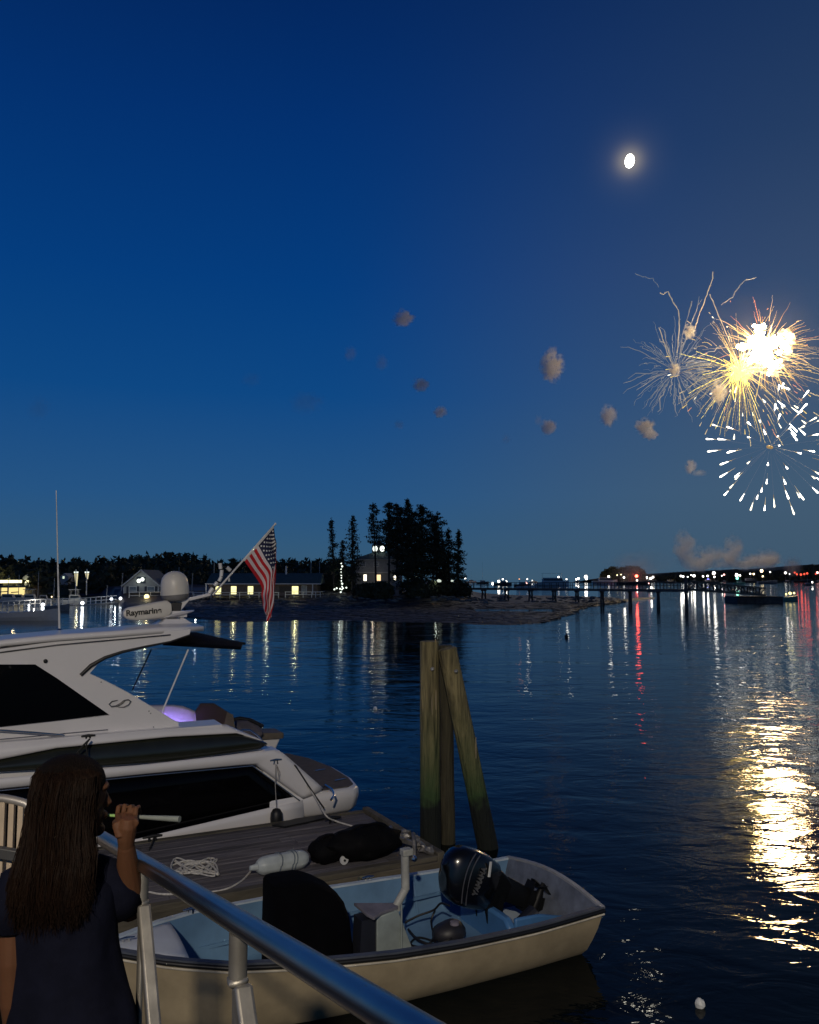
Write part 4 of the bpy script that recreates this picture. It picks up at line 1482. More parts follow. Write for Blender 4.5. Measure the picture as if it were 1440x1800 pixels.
pm = piling_mat()
for px0, py0, px1, py1, d0, d1, r, lab in ((757, 1495, 755, 1127, 12.55, 12.55, .148, 'upright timber piling standing tallest at the left of the three'),
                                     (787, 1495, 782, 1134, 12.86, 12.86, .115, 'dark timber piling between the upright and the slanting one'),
                                     (858, 1490, 786, 1140, 12.65, 12.5, .148, 'slanting timber piling with green algae leaning against the others')):
    a, b = at(px0, py0, d0), at(px1, py1, d1)
    ax = (b - a).normalized()
    a = a - ax * .6
    base = a.copy()
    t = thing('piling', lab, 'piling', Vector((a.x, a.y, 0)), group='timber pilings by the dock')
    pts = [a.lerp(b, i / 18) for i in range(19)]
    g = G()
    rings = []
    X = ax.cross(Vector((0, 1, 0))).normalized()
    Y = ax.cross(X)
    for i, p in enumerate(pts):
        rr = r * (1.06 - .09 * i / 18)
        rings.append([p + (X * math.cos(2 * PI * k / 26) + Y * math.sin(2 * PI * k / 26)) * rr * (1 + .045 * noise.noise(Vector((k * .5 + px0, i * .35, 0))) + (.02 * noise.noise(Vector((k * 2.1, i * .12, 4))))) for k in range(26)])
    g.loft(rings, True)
    g.make('post', pm if px0 != 787 else M('shaded_piling', (.045, .040, .022), .8, var=.4, scale=5, bump=.03, bscale=11, stretch=(2.6, 2.6, .22)), t, bevel=.01)  # middle post: the shade between its neighbours is put into its colour
    if px0 != 787:
        q = b - ax * (.40 if px0 == 757 else .33) + Vector((.04 if px0 == 757 else .06, -r * .93, 0))
        G().lathe(q, [(.03, 0), (.03, .03), (.012, .05)], 8, Matrix.Rotation(PI / 2, 3, 'X')).make('bolt', M('galvanised', (.5, .48, .42), .35, .6), t)
        gg = M('split_wood', (.30, .24, .14), .8, var=.3, stretch=(2, 2, .3))
        for k in range(2 if px0 == 757 else 1):
            q = a.lerp(b, random.uniform(.5, .8)) + Vector((random.uniform(-.05, .09), -r * .96, 0))
            hh = random.uniform(.12, .4)
            g = G()
            g.loft([[q + Vector((-.006, 0, 0)), q + Vector((.006, 0, 0)), q + Vector((0, .02, 0))], [q + Vector((-.012, -.004, hh * .5)), q + Vector((.008, -.004, hh * .5)), q + Vector((0, .03, hh * .5))], [q + Vector((-.004, 0, hh)), q + Vector((.004, 0, hh)), q + Vector((0, .02, hh))]])
            g.make('splinter', gg, t)

# ------------------------------------------------------------------ floating dock
DU0, DU1, DV0, DV1, DW = -6.2, 5.30, 9.47, 11.86, .45
dock = thing('floating_dock', 'weathered grey plank floating dock between the yacht and the skiff', 'dock', ((DU0 + DU1) / 2, (DV0 + DV1) / 2, 0), L=True)
plank_m = M('weathered_plank', (.105, .097, .105), .75, var=.32, scale=2.2, bump=.012, bscale=6, stretch=(.5, 6, 6), obj_random=.28)
random.seed(21)
NP = 17
pw = (DV1 - DV0 - .24) / NP
for i in range(NP):
    u = DU0 - random.uniform(0, 1.8)
    while u < DU1 - .05:
        ln_ = random.uniform(2.3, 3.1)
        ue = min(u + ln_, DU1 - .03)
        if DU1 - ue < .6:
            ue = DU1 - .03
        v0 = DV0 + .12 + i * pw
        dz = random.uniform(-.004, .004)
        g = G()
        g.box(max(u, DU0), ue - .005, v0 + .005, v0 + pw - .006, DW - .04 + dz, DW + dz)
        g.make('plank', plank_m, dock, L=True, bevel=.004)
        u = ue
rim = M('dock_timber', (.085, .075, .055), .8, var=.3, scale=3, bump=.01, stretch=(.5, 3, 3))
G().box(DU0, DU1, DV0, DV0 + .115, .12, DW + .012).make('edge_timber', rim, dock, L=True, bevel=.012)
G().box(DU0, DU1, DV1 - .115, DV1, .12, DW + .012).make('edge_timber', rim, dock, L=True, bevel=.012)
G().box(DU1 + .002, DU1 + .10, DV0, DV1, .12, DW + .05).make('edge_timber', rim, dock, L=True, bevel=.012)
G().box(3.1, DU1 - .02, DV0 - .055, DV0 - .003, .16, DW - .04).make('rub_board', M('rub_board', (.10, .085, .06), .8, var=.3, stretch=(.5, 3, 3)), dock, L=True, bevel=.008)
G().box(DU0 + .1, DU1 - .1, DV0 + .12, DV1 - .12, -.25, .39).make('float_block', M('black_float', (.012, .012, .012), .6), dock, L=True)
# corner hardware: iron brackets
irm = M('galvanised_bracket', (.22, .21, .20), .5, .5, var=.3, scale=14, bump=.004)
g = G()
for k in range(9):
    q = Vector((DU1 - .05 + random.uniform(-.14, .05), DV0 + .12 + k * .10, DW + .06))
    g.blob(q, (.07, .05, .05), 7, 5, .4, k)
g.make('corner_bracket', irm, dock, L=True)

sc_ = G()
for i in range(NP):
    v0 = DV0 + .12 + i * pw
    for k in range(19):
        u = DU0 + .3 + k * .61
        for dv_ in (.03, pw - .03):
            c_ = Vector((u, v0 + dv_, DW + .001))
            sc_.add([c_ + Vector((.006 * math.cos(q * PI / 3), .006 * math.sin(q * PI / 3), .0045)) for q in range(6)], [(0, 1, 2, 3, 4, 5)])
kind(sc_.make('screw_heads', M('rusty_screw', (.03, .018, .012), .7, .3), dock, L=True), 'stuff')

# things lying on the dock
def onpx(px, py, w_=DW):
    return lw(px, py, w_)


ropem = M('white_rope', (.52, .50, .45), .8, var=.2, scale=30)
ropeg = M('grey_rope', (.30, .28, .26), .8, var=.2, scale=30)
# white cylindrical fender
fA, fB = onpx(452, 1524, DW + .11), onpx(540, 1508, DW + .11)
fen = thing('fender', 'white ribbed fender lying on the dock planks', 'fender', (fA + fB) / 2 - Vector((0, 0, .11)), L=True)
ax = (fB - fA).normalized()
g = G()
nn = 22
pts = [fA.lerp(fB, i / nn) for i in range(nn + 1)]
rs = [(.112 * (1 - abs((i / nn) * 2 - 1) ** 7 * .45)) for i in range(nn + 1)]
rings = []
X = ax.cross(Vector((0, 0, 1))).normalized()
Y = X.cross(ax)
for p, rr in zip(pts, rs):
    rings.append([p + (X * math.cos(2 * PI * k / 32) + Y * math.sin(2 * PI * k / 32)) * rr * (1 - .05 * (k % 4 == 0)) for k in range(32)])
g.loft(rings)
g.make('body', M('fender_white', (.42, .46, .45), .45, var=.12, scale=6), fen, L=True, smooth=True)
G().tube([fA - ax * .09, fA + ax * .02], [.028, .045], 10).make('end_eye', M('fender_white', (.5, .5, .5)), fen, L=True)
for k in (.42, .66, .72):
    cc = fA.lerp(fB, k)
    G().tube([cc + (X * math.cos(q * PI / 12) + Y * math.sin(q * PI / 12)) * .121 + ax * (.02 * math.sin(q * .5)) for q in range(25)], .007, 5).make('lashing', M('blue_grey_line', (.12, .15, .18), .7), fen, L=True)


def rope(name, label, pts, r, mat, cat='rope', group=None):
    base = Vector(pts[0])
    t = RL @ base
    # smooth through the control points
    P = [Vector(p) for p in pts]
    Q = []
    for i in range(len(P) - 1):
        p0_, p1_, p2_, p3_ = P[max(i - 1, 0)], P[i], P[i + 1], P[min(i + 2, len(P) - 1)]
        for k in range(7):
            s_ = k / 7
            Q.append(.5 * ((2 * p1_) + (-p0_ + p2_) * s_ + (2 * p0_ - 5 * p1_ + 4 * p2_ - p3_) * s_ * s_ + (-p0_ + 3 * p1_ - 3 * p2_ + p3_) * s_ ** 3))
    Q.append(P[-1])
    g = G()
    g.tube(Q, r, 7)
    g.v = [RL @ p for p in g.v]
    return tag(g.make(name, mat, base=t, smooth=True), label, cat, group)


rope('fender_rope', 'white rope running from the ribbed fender along the dock to the loose rope pile', [fA - ax * .08] + [onpx(x, y, DW + .012) for x, y in ((440, 1532), (425, 1548), (400, 1562), (370, 1568), (330, 1570), (290, 1572), (262, 1568))], .011, ropem)
# loose pile of rope
pts = []
random.seed(31)
for i in range(46):
    a = i * 1.05
    cx = 345 + 34 * math.sin(a * .9) + random.uniform(-12, 12)
    cy = 1524 + 13 * math.cos(a * 1.3) + random.uniform(-5, 5)
    pts.append(onpx(cx, cy, DW + .012 + (i % 5) * .006))
rope('rope_pile', 'loose tangled pile of white rope on the dock planks', pts, .010, ropem)
# thick rope hoop behind the bag
rope('mooring_hose', 'thick frayed rope looping behind the black bags on the dock', [onpx(x, y, DW + .03) for x, y in ((572, 1496), (576, 1482), (588, 1472), (606, 1464), (628, 1459), (645, 1461), (655, 1468), (648, 1474))], .035, ropeg)
# mooring line from the yacht stern
rope('mooring_line', 'white mooring line from the yacht platform curving over the dock end', [lv(505, 1343, 12.1) + Vector((0, 0, 0)), lv(545, 1388, 12.0), lw(572, 1432, .62), lw(590, 1443, .50), lw(612, 1450, DW + .02), lw(638, 1457, DW + .02), lw(652, 1466, DW + .02), lw(656, 1474, DW + .03)], .011, ropem)
# black bags
bagm = M('black_bag', (.0015, .0015, .002), .8, spec=.15, var=.2, scale=8, bump=.01, bscale=20)
for px, py, rr, lab in ((574, 1506, (.23, .2, .17), 'round black bag beside the white fender'), (640, 1500, (.52, .27, .22), 'long black duffel bag on the dock')):
    c = onpx(px, py + 8, DW) + Vector((0, 0, rr[2] * .85))
    bt = thing('duffel_bag', lab, 'bag', c - Vector((0, 0, rr[2] * .85)), L=True)
    G().blob(c, rr, 22, 14, .12, px, 2.2).make('body', bagm, bt, L=True, smooth=True)
    G().tube([c + Vector((-rr[0] * .5, -rr[1] * .3, rr[2] * .85)), c + Vector((-rr[0] * .2, -rr[1] * .4, rr[2] * 1.15)), c + Vector((rr[0] * .2, -rr[1] * .4, rr[2] * 1.15)), c + Vector((rr[0] * .5, -rr[1] * .3, rr[2] * .85))], .014, 6).make('handle', bagm, bt, L=True)
c = onpx(605, 1519, DW + .02)
dsk = thing('line_reel', 'small white reel disc leaning against the black duffel bag', 'reel', c, L=True)
G().lathe(c + Vector((0, 0, .05)), [(.055, -.012), (.055, .012), (.02, .016)], 20, Matrix.Rotation(PI / 2, 3, 'X')).make('disc', M('plastic_white', (.6, .6, .58), .4), dsk, L=True)
G().lathe(c + Vector((0, -.018, .05)), [(.014, -.01), (.014, .01)], 10, Matrix.Rotation(PI / 2, 3, 'X')).make('hub', bagm, dsk, L=True)
# ladder bracket frame at the corner
lb = thing('ladder_bracket', 'rusty metal ladder bracket bolted near the dock corner', 'bracket', onpx(715, 1505), L=True)
a, b = onpx(688, 1492), onpx(742, 1510)
for s_ in (0, .75):
    p = a.lerp(b, s_)
    G().tube([p, p + Vector((0, 0, .20)), p + Vector((.05, .12, .24)), p + Vector((.12, .3, .10)), p + Vector((.15, .34, 0))], .028, 8).make('hoop', irm, lb, L=True, smooth=True)
G().bar(a + Vector((0, 0, .16)), a.lerp(b, .75) + Vector((0, 0, .16)), .05, .06).make('rung', irm, lb, L=True, bevel=.005)
# frayed painter of the skiff on the dock edge
rope('skiff_painter', 'frayed line tying the skiff cleat to the dock edge', [lw(657, 1549, .50), lw(650, 1543, .50), lw(640, 1541, .47), lw(630, 1544, .46), lw(636, 1549, .50), lw(650, 1552, .52)], .012, M('green_rope', (.14, .14, .09), .8))

# ------------------------------------------------------------------ yacht
gel = M('yacht_gelcoat', (.71, .69, .68), .28, var=.03, scale=1.2, coat=.3)
glassb = M('yacht_tinted_glass', (.002, .002, .0025), .07, var=0, spec=.16)
sheen = M('yacht_dark_recess', (.018, .020, .014), .16, var=.1, coat=.5)
chrome = M('stainless', (.62, .62, .62), .16, 1, var=.02)
blackr = M('black_rubber', (.008, .008, .008), .5, var=.1)
yt = thing('motor_yacht', 'large white motor yacht moored beyond the dock with tinted windows', 'yacht', (0, 13.7, 0), L=True)
V0 = 12.08
UL = -6.5


def yv(px, py, v=V0):
    return lv(px, py, v)


def Y(u, w_, v=V0):
    return Vector((u, v, w_))


# inner body that closes the hull
g = G()
g.prism([Y(UL, .05, V0 + .16), Y(4.30, .05, V0 + .16), Y(4.28, .62, V0 + .16), Y(4.12, 1.02, V0 + .16), Y(UL, 1.02, V0 + .16)], (0, 3.1, 0))
g.prism([Y(UL, 1.02, V0 + .16), Y(4.12, 1.02, V0 + .16), Y(3.95, 1.30, V0 + .16), Y(3.6, 1.62, V0 + .16), Y(3.0, 1.78, V0 + .16), Y(UL, 1.78, V0 + .16)], (0, .42, 0))
g.prism([Y(UL, 1.02, V0 + .59), Y(1.0, 1.02, V0 + .59), Y(1.0, 1.78, V0 + .59), Y(UL, 1.78, V0 + .59)], (0, 2.6, 0))
hull = g.make('hull', gel, yt, L=True, bevel=.03)
hp = sub(yt, hull)
# lower white strake
G().patch([Y(UL, .02, V0 + .12), Y(1.0, .02, V0 + .12), Y(4.45, .12, V0 + .06)], [Y(UL, .42, V0), Y(2.0, .42, V0), Y(4.42, .66, V0)], 5, .03).make('lower_strake', gel, yt, L=True, smooth=True, solid=.03)
# black hull glazing
G().patch([Y(UL, .42, V0 + .03), Y(2.0, .42, V0 + .03), Y(4.36, .655, V0 + .03)], [Y(UL, 1.285, V0 + .03), Y(2.0, 1.275, V0 + .03), Y(3.62, 1.255, V0 + .03)], 4, .012).make('hull_window', glassb, yt, L=True, smooth=True, solid=.02)
G().tube([Y(UL, 1.285, V0 - .005), Y(2.0, 1.272, V0 - .005), Y(3.62, 1.25, V0 - .005), Y(4.36, .66, V0 - .005)], .011, 8).make('window_trim', chrome, yt, L=True, smooth=True)
# white band between the glazings, running into the stern quarter
G().patch([Y(UL, 1.30), Y(2.0, 1.285), Y(3.66, 1.262), Y(4.02, .98), Y(4.42, .67)], [Y(UL, 1.485, V0 - .03), Y(2.0, 1.43, V0 - .03), Y(3.95, 1.455, V0 - .03), Y(4.08, 1.40, V0 - .03), Y(4.74, .80, V0 - .01)], 6, .035, N=30).make('mid_strake', gel, yt, L=True, smooth=True, solid=.05)
# aft quarter slope closing towards the platform
g = G()
g.prism([Y(3.8, .60, V0 + .03), Y(4.74, .60, V0 + .03), Y(4.74, .79, V0 + .03), Y(4.05, 1.42, V0 + .03), Y(3.8, 1.44, V0 + .03)], (0, .42, 0))
g.make('stern_quarter', gel, yt, L=True, bevel=.03)
# dark glossy recess below the side deck
G().patch([Y(UL, 1.50, V0 + .05), Y(.27, 1.505, V0 + .05), Y(1.44, 1.455, V0 + .05), Y(2.43, 1.43, V0 + .05), Y(3.75, 1.475, V0 + .05), Y(3.86, 1.53, V0 + .05)],
          [Y(UL, 1.62, V0 + .13), Y(.27, 1.655, V0 + .13), Y(.94, 1.735, V0 + .13), Y(2.4, 1.755, V0 + .13), Y(3.4, 1.725, V0 + .12), Y(3.84, 1.56, V0 + .08)], 8, .05, N=30).make('side_recess', sheen, yt, L=True, smooth=True)
# side deck edge
G().patch([Y(UL, 1.63, V0 + .07), Y(.27, 1.66, V0 + .07), Y(.94, 1.74, V0 + .07), Y(2.4, 1.76, V0 + .07), Y(3.4, 1.73, V0 + .07), Y(3.80, 1.59, V0 + .09)],
          [Y(UL, 1.86, V0 + .14), Y(.27, 1.865, V0 + .14), Y(.94, 1.868, V0 + .14), Y(2.4, 1.868, V0 + .14), Y(3.25, 1.86, V0 + .16), Y(3.78, 1.60, V0 + .2)], 5, .03, N=30).make('deck_edge', gel, yt, L=True, smooth=True, solid=.04)
g = G()
g.prism([Vector((UL, V0 + .12, 1.80)), Vector((3.2, V0 + .12, 1.80)), Vector((3.2, V0 + .62, 1.80)), Vector((UL, V0 + .62, 1.80))], (0, 0, .065))
g.make('side_deck', gel, yt, L=True, bevel=.01)
# cabin side with raked pillar
VC = 12.36
out = [(-60, 1146), (0, 1141), (100, 1127), (200, 1119), (290, 1110), (336, 1106), (333, 1117), (295, 1129), (250, 1136), (210, 1147), (175, 1164), (158, 1184),
       (190, 1199), (225, 1217), (260, 1238), (285, 1253), (314, 1270), (316, 1292), (160, 1304), (0, 1316), (-60, 1320), (-60, 1286), (0, 1279), (100, 1268), (193, 1257), (150, 1227), (100, 1192), (62, 1168), (0, 1168), (-60, 1168)]
g = G()
g.prism([yv(x, y, VC) for x, y in out], (0, .11, 0))
cab = g.make('cabin_side', gel, yt, L=True, bevel=.018)
cp = sub(yt, cab)
g = G()
g.prism([yv(x, y, VC + .045) for x, y in [(-60, 1166), (64, 1166), (105, 1192), (198, 1259), (0, 1281), (-60, 1289)]], (0, .02, 0))
g.make('cabin_window', glassb, yt, L=True)
G().tube([yv(x, y, VC - .008) for x, y in ((142, 1187), (160, 1170), (185, 1156), (215, 1146), (255, 1137), (300, 1128), (334, 1116))], [.025, .03, .026, .022, .018, .014, .012], 8).make('roof_seal', blackr, yt, L=True, smooth=True)
G().tube([yv(x, y, VC - .012) for x, y in ((-60, 1156), (0, 1147), (100, 1134), (200, 1125), (300, 1116))], .010, 6).make('roof_trim', chrome, yt, L=True, smooth=True)
q = yv(80, 1162, VC)
G().lathe(q, [(.028, 0), (.028, .02), (.01, .03)], 12, Matrix.Rotation(PI / 2, 3, 'X')).make('side_light', blackr, yt, L=True)
for px, py in ((178, 1199), (262, 1250), (270, 1278), (265, 1254)):
    G().lathe(yv(px, py, VC), [(.010, 0), (.010, .004)], 8, Matrix.Rotation(PI / 2, 3, 'X')).make('snap_button', M('grey_stud', (.2, .2, .2)), yt, L=True)
# seam above the side deck
G().tube([yv(x, y, VC - .002) for x, y in ((-60, 1306), (0, 1300), (120, 1289), (190, 1283))], .008, 6).make('grab_rail', chrome, yt, L=True, smooth=True)
G().tube([yv(-40, 1283, VC - .05), yv(0, 1284, VC - .06), yv(60, 1288, VC - .06), yv(110, 1292, VC - .06), yv(120, 1299, VC - .02)], .016, 8).make('hand_rail', chrome, yt, L=True, smooth=True)
# emblem: curled S in metal
g = G()
g.tube([yv(x, y, VC - .012) for x, y in ((207, 1231), (197, 1233), (192, 1238), (196, 1242), (204, 1241), (212, 1236), (218, 1231), (226, 1230), (230, 1233), (226, 1239), (218, 1243), (208, 1243))], [.005, .009, .010, .012, .012, .009, .008, .010, .012, .012, .009, .004], 6)
g.tube([yv(x, y, VC - .013) for x, y in ((222, 1230), (216, 1236), (210, 1240), (205, 1243))], [.004, .008, .006, .003], 6)
g.make('emblem', M('emblem_metal', (.30, .29, .27), .25, .8), yt, L=True, smooth=True)
# far cabin side and the front bulkhead
g = G()
far = [(UL, 3.02), (.3, 3.04), (2.4, 3.10), (2.4, 3.0), (1.3, 2.9), (.9, 2.7), (.9, 1.85), (UL, 1.85)]
g.prism([Vector((u, 14.95, z)) for u, z in far], (0, .1, 0))
g.make('far_cabin_side', gel, yt, L=True)
g = G()
g.box(1.02, 1.10, VC + .12, 14.94, 1.80, 3.02)
g.make('aft_bulkhead', M('dark_interior', (.03, .028, .026), .5), yt, L=True)
# hardtop roof, crowned
rings = []
for i in range(15):
    u = UL + (2.98 - UL) * i / 14
    base_w = 3.085 + .022 * (u - .3) if u > -2 else 3.03
    wn = yv(-60, 1146, VC).z if u < -.5 else None
    wn = lerpt([(-6.5, 2.95), (-.2, 3.09), (.25, 3.175), (.95, 3.225), (1.7, 3.255), (2.4, 3.29), (2.72, 3.30), (3.0, 3.28)], u)
    pinch = max(0, (u - 2.1) / .9)
    va, vb = VC - .03 + pinch ** 2 * .25, 15.02 - pinch ** 2 * .5
    ring = []
    for k in range(13):
        s_ = k / 12
        v = va + (vb - va) * s_
        ring.append(Vector((u, v, wn - .20 * s_ + .10 * math.sin(PI * s_) - .03 * (1 - abs(2 * s_ - 1)) * 0)))
    rings.append(ring)
g = G()
g.loft(rings, False, False)
g.make('hardtop', gel, yt, L=True, smooth=True, solid=.07)
# black sunshade reaching aft with its two struts
a0, a1, a2, a3 = lv(287, 1131, 12.55), lv(345, 1111, 14.2), lv(432, 1131, 14.2), lv(424, 1139, 12.9)
g = G()
g.patch([a0, a3], [a1, a2], 8, .05, (0, 0, 1), N=10)
g.make('sunshade', M('black_canvas', (.002, .0022, .004), .9, spec=.1), yt, L=True, smooth=True, solid=.03)
G().tube([lv(331, 1142, 12.75), lv(285, 1252, 12.50)], .013, 8).make('sunshade_strut', M('strut_white', (.7, .7, .7), .4), yt, L=True, smooth=True)
G().tube([lv(266, 1142, 14.0), lv(233, 1213, 14.2)], .012, 8).make('sunshade_strut', blackr, yt, L=True)
# cockpit: floor, far coaming, lit seats
g = G()
g.prism([Vector((1.1, VC + .13, 1.1)), Vector((4.3, VC + .13, 1.1)), Vector((4.6, 15.1, 1.0)), Vector((1.1, 15.1, 1.1))], (0, 0, .06))
g.make('cockpit_floor', M('cockpit_sole', (.03, .035, .05), .6), yt, L=True)
seat = M('seat_vinyl', (.62, .60, .66), .45, var=.05)
g = G()
g.patch([lv(262, 1262, 14.35), lv(345, 1282, 14.35)], [lv(258, 1239, 14.6), lv(305, 1239, 14.6), lv(322, 1241, 14.6), lv(347, 1251, 14.55)], 6, .05, N=18)
g.make('seat_back', seat, yt, L=True, smooth=True, solid=.12)
g = G()
g.prism([lv(270, 1272, 14.0), lv(350, 1277, 14.0), lv(352, 1284, 14.0), lv(270, 1284, 14.0)], (0, .4, 0))
g.make('seat_base', seat, yt, L=True, bevel=.02)
vl = bpy.data.lights.new('cockpit_led', 'POINT')
vl.energy = 7
vl.color = (.32, .20, 1)
vl.shadow_soft_size = .02
vo = bpy.data.objects.new('cockpit_led', vl)
vo.location = RL @ (lv(312, 1262, 14.08))
COL.objects.link(vo)
g = G()
g.loft([[lv(346, 1276, 14.3), lv(412, 1286, 14.3), lv(412, 1284, 14.7), lv(346, 1272, 14.7)],
        [lv(343, 1252, 14.3), lv(408, 1256, 14.3), lv(408, 1256, 14.75), lv(343, 1250, 14.75)],
        [lv(352, 1236, 14.4), lv(376, 1236, 14.4), lv(376, 1237, 14.7), lv(352, 1236, 14.7)]])
g.make('grill_cover', M('brown_canvas', (.035, .022, .022), .85), yt, L=True, bevel=.02)
g = G()
g.loft([[lv(393, 1279, 14.25), lv(414, 1284, 14.25), lv(414, 1284, 14.4)], [lv(399, 1252, 14.25), lv(410, 1256, 14.25), lv(410, 1256, 14.4)]])
g.make('grill_side', M('tan_panel', (.12, .10, .075), .6), yt, L=True)
g = G()
g.patch([lv(405, 1288, 14.5), lv(462, 1290, 14.5)], [lv(414, 1266, 14.8), lv(434, 1266, 14.8), lv(455, 1276, 14.8)], 6, .06, N=12)
g.make('aft_lounge', M('grey_upholstery', (.10, .09, .10), .8), yt, L=True, smooth=True, solid=.2)
G().tube([lv(408, 1266, 14.9), lv(422, 1263, 14.9), lv(440, 1266, 14.9), lv(462, 1277, 14.9)], .04, 8).make('bolster', blackr, yt, L=True, smooth=True)
g = G()
g.prism([Vector((4.0, 14.65, 1.13)), Vector((4.98, 14.65, 1.09)), Vector((4.98, 14.65, 1.20)), Vector((4.0, 14.65, 1.25))], (0, .5, 0))
g.make('far_coaming', M('tan_panel', (.12, .1, .07)), yt, L=True, bevel=.03)
g = G()
g.prism([Vector((3.6, 14.7, .6)), Vector((4.7, 14.7, .6)), Vector((4.93, 14.7, 1.085)), Vector((3.6, 14.7, 1.12))], (0, .4, 0))
g.make('far_quarter', gel, yt, L=True, bevel=.03)
# stern rail
G().tube([lv(412, 1290, 12.35), lv(428, 1283, 12.35), lv(440, 1284, 12.35), lv(455, 1295, 12.3), lv(466, 1309, 12.25)], .016, 8).make('stern_rail', chrome, yt, L=True, smooth=True)
# swim platform: white rim under grey mat
PT = .735
edge = [Vector((3.9, V0 + .02, 0)), Vector((4.8, V0 - .02, 0)), Vector((5.25, V0 + .0, 0)), Vector((5.40, V0 + .14, 0)), Vector((5.50, V0 + .6, 0)), Vector((5.53, V0 + 1.5, 0)), Vector((5.42, V0 + 2.4, 0)), Vector((5.2, V0 + 3.0, 0)), Vector((3.9, V0 + 3.05, 0))]
g = G()
n_ = len(edge)
cen = Vector((4.6, V0 + 1.5, 0))
rings = []
for z, k in ((.33, .90), (.42, .965), (.60, 1.0), (.70, .995), (.735, .97)):
    rings.append([cen + (e - cen) * k + Vector((0, 0, z - .10 * max(0, (4.6 - e.x)) * 0)) for e in edge])
g.loft(rings)
g.make('swim_platform', gel, yt, L=True, smooth=True)
g = G()
g.prism([cen + (e - cen) * .93 + Vector((0, 0, .739)) for e in edge], (0, 0, .012))
mat_ = g.make('platform_mat', M('taupe_decking', (.085, .072, .062), .8, var=.15, scale=8), yt, L=True)
for px, py in ((563, 1354), (598, 1371)):
    q = lw(px, py, .755)
    G().box(q.x - .10, q.x + .10, q.y - .012, q.y + .012, .752, .765, Matrix.Rotation(.2, 3, 'Z')).make('hatch_latch', chrome, yt, L=True)
G().tube([lw(560, 1388, .76), lw(572, 1380, .80), lw(584, 1388, .80), lw(588, 1398, .77), lw(582, 1406, .74)], .018, 8).make('boarding_handle', chrome, yt, L=True, smooth=True)
# cleats on the yacht with their lines
for px, py, v in ((155, 1300, V0 + .1), (485, 1342, V0 - .05)):
    q = lv(px, py, v)
    g = G()
    g.tube([q + Vector((-.09, 0, .05)), q + Vector((0, 0, .055)), q + Vector((.09, 0, .05))], [.012, .02, .012], 8)
    g.tube([q + Vector((-.03, 0, -.01)), q + Vector((-.02, 0, .05))], .012, 8)
    g.tube([q + Vector((.03, 0, -.01)), q + Vector((.02, 0, .05))], .012, 8)
    g.make('cleat', blackr if px == 155 else chrome, yt, L=True, smooth=True)
# antenna
an = yv(105, 1113, 13.4)
G().tube([an, lv(102, 1000, 13.4), lv(99, 862, 13.4)], [.017, .012, .006], 8).make('antenna', M('antenna_white', (.62, .62, .60), .4), yt, L=True, smooth=True)
G().lathe(an, [(.045, -.06), (.04, .05), (.02, .07)], 10).make('antenna_base', chrome, yt, L=True)
q = lv(258, 1108, 13.2)
G().lathe(q, [(.02, -.06), (.02, .06), (.008, .09)], 8).make('deck_light', M('fender_white', (.5, .5, .5)), yt, L=True)
# radar mast
VM = 13.5
q = lv(305, 1098, VM)
g = G()
g.loft([[q + Vector((x * .42, y * .30, -.05)) for x, y in ((-1, -1), (1, -1), (1, 1), (-1, 1))], [q + Vector((x * .20, y * .2, .06)) for x, y in ((-1, -1), (1, -1), (1, 1), (-1, 1))], [q + Vector((x * .16, y * .16, .10)) for x, y in ((-1, -1), (1, -1), (1, 1), (-1, 1))]])
g.make('mast_foot', gel, yt, L=True, bevel=.02)
g = G()
g.box(q.x - .17, q.x + .19, q.y - .12, q.y + .12, q.z + .12, q.z + .22)
for dx in (-.13, .12):
    g.box(q.x + dx - .03, q.x + dx + .03, q.y - .08, q.y + .08, q.z + .02, q.z + .13)
g.make('mast_bracket', gel, yt, L=True, bevel=.01)
wc = lv(308, 1080, VM)
rings = []
for i in range(13):
    s_ = -1 + i / 6
    hw = .20 * math.sqrt(max(.01, 1 - abs(s_) ** 2.5))
    cc = wc + Vector((s_ * .30, 0, s_ * .055))
    rings.append([cc + Vector((0, hw * math.cos(k * PI / 5), .035 * math.sin(k * PI / 5) * (1 - s_ * s_ * .6))) for k in range(10)])
G().loft(rings).make('radar_wing', gel, yt, L=True, smooth=True)
g = G()
ra, rb = lv(303, 1077, VM), lv(322, 1053, VM)
g.loft([[ra + Vector((x * .10, y * .06, 0)) for x, y in ((-1, -1), (1, -1), (1, 1), (-1, 1))], [rb + Vector((x * .11, y * .06, 0)) for x, y in ((-1, -1), (1, -1), (1, 1), (-1, 1))]])
g.make('dome_strut', gel, yt, L=True, bevel=.015)
# open array radar
a, b = lv(216, 1079, VM - .1), lv(300, 1071, VM - .1)
ax = (b - a).normalized()
sd = Vector((0, 1, 0))
up = sd.cross(ax) * -1
if up.z < 0:
    up = -up
rings = []
for i in range(17):
    s_ = i / 16
    hh = lerpt([(0, .035), (.04, .075), (.12, .10), (.35, .122), (.9, .135), (.97, .12), (1, .08)], s_)
    cc = a.lerp(b, s_) + up * lerpt([(0, .0), (.3, -.012), (1, .02)], s_)
    rings.append([cc + up * (hh * math.copysign(abs(math.sin(q * PI / 8)) ** .55, math.sin(q * PI / 8))) + sd * (.085 * math.copysign(abs(math.cos(q * PI / 8)) ** .55, math.cos(q * PI / 8))) for q in range(16)])
ra_ = G().loft(rings).make('radar_array', M('radar_white', (.60, .57, .50), .4, var=.03), yt, L=True, smooth=True)
mm = Matrix.Translation(a.lerp(b, .50) + up * .012 - sd * .089) @ Matrix((ax.to_4d(), up.to_4d(), (-sd).to_4d(), (0, 0, 0, 1))).transposed()
for i in range(4):
    for j in range(3):
        pass
mm = Matrix.Translation(a.lerp(b, .415) + up * .004 - sd * .090)
Rm_ = Matrix.Identity(4)
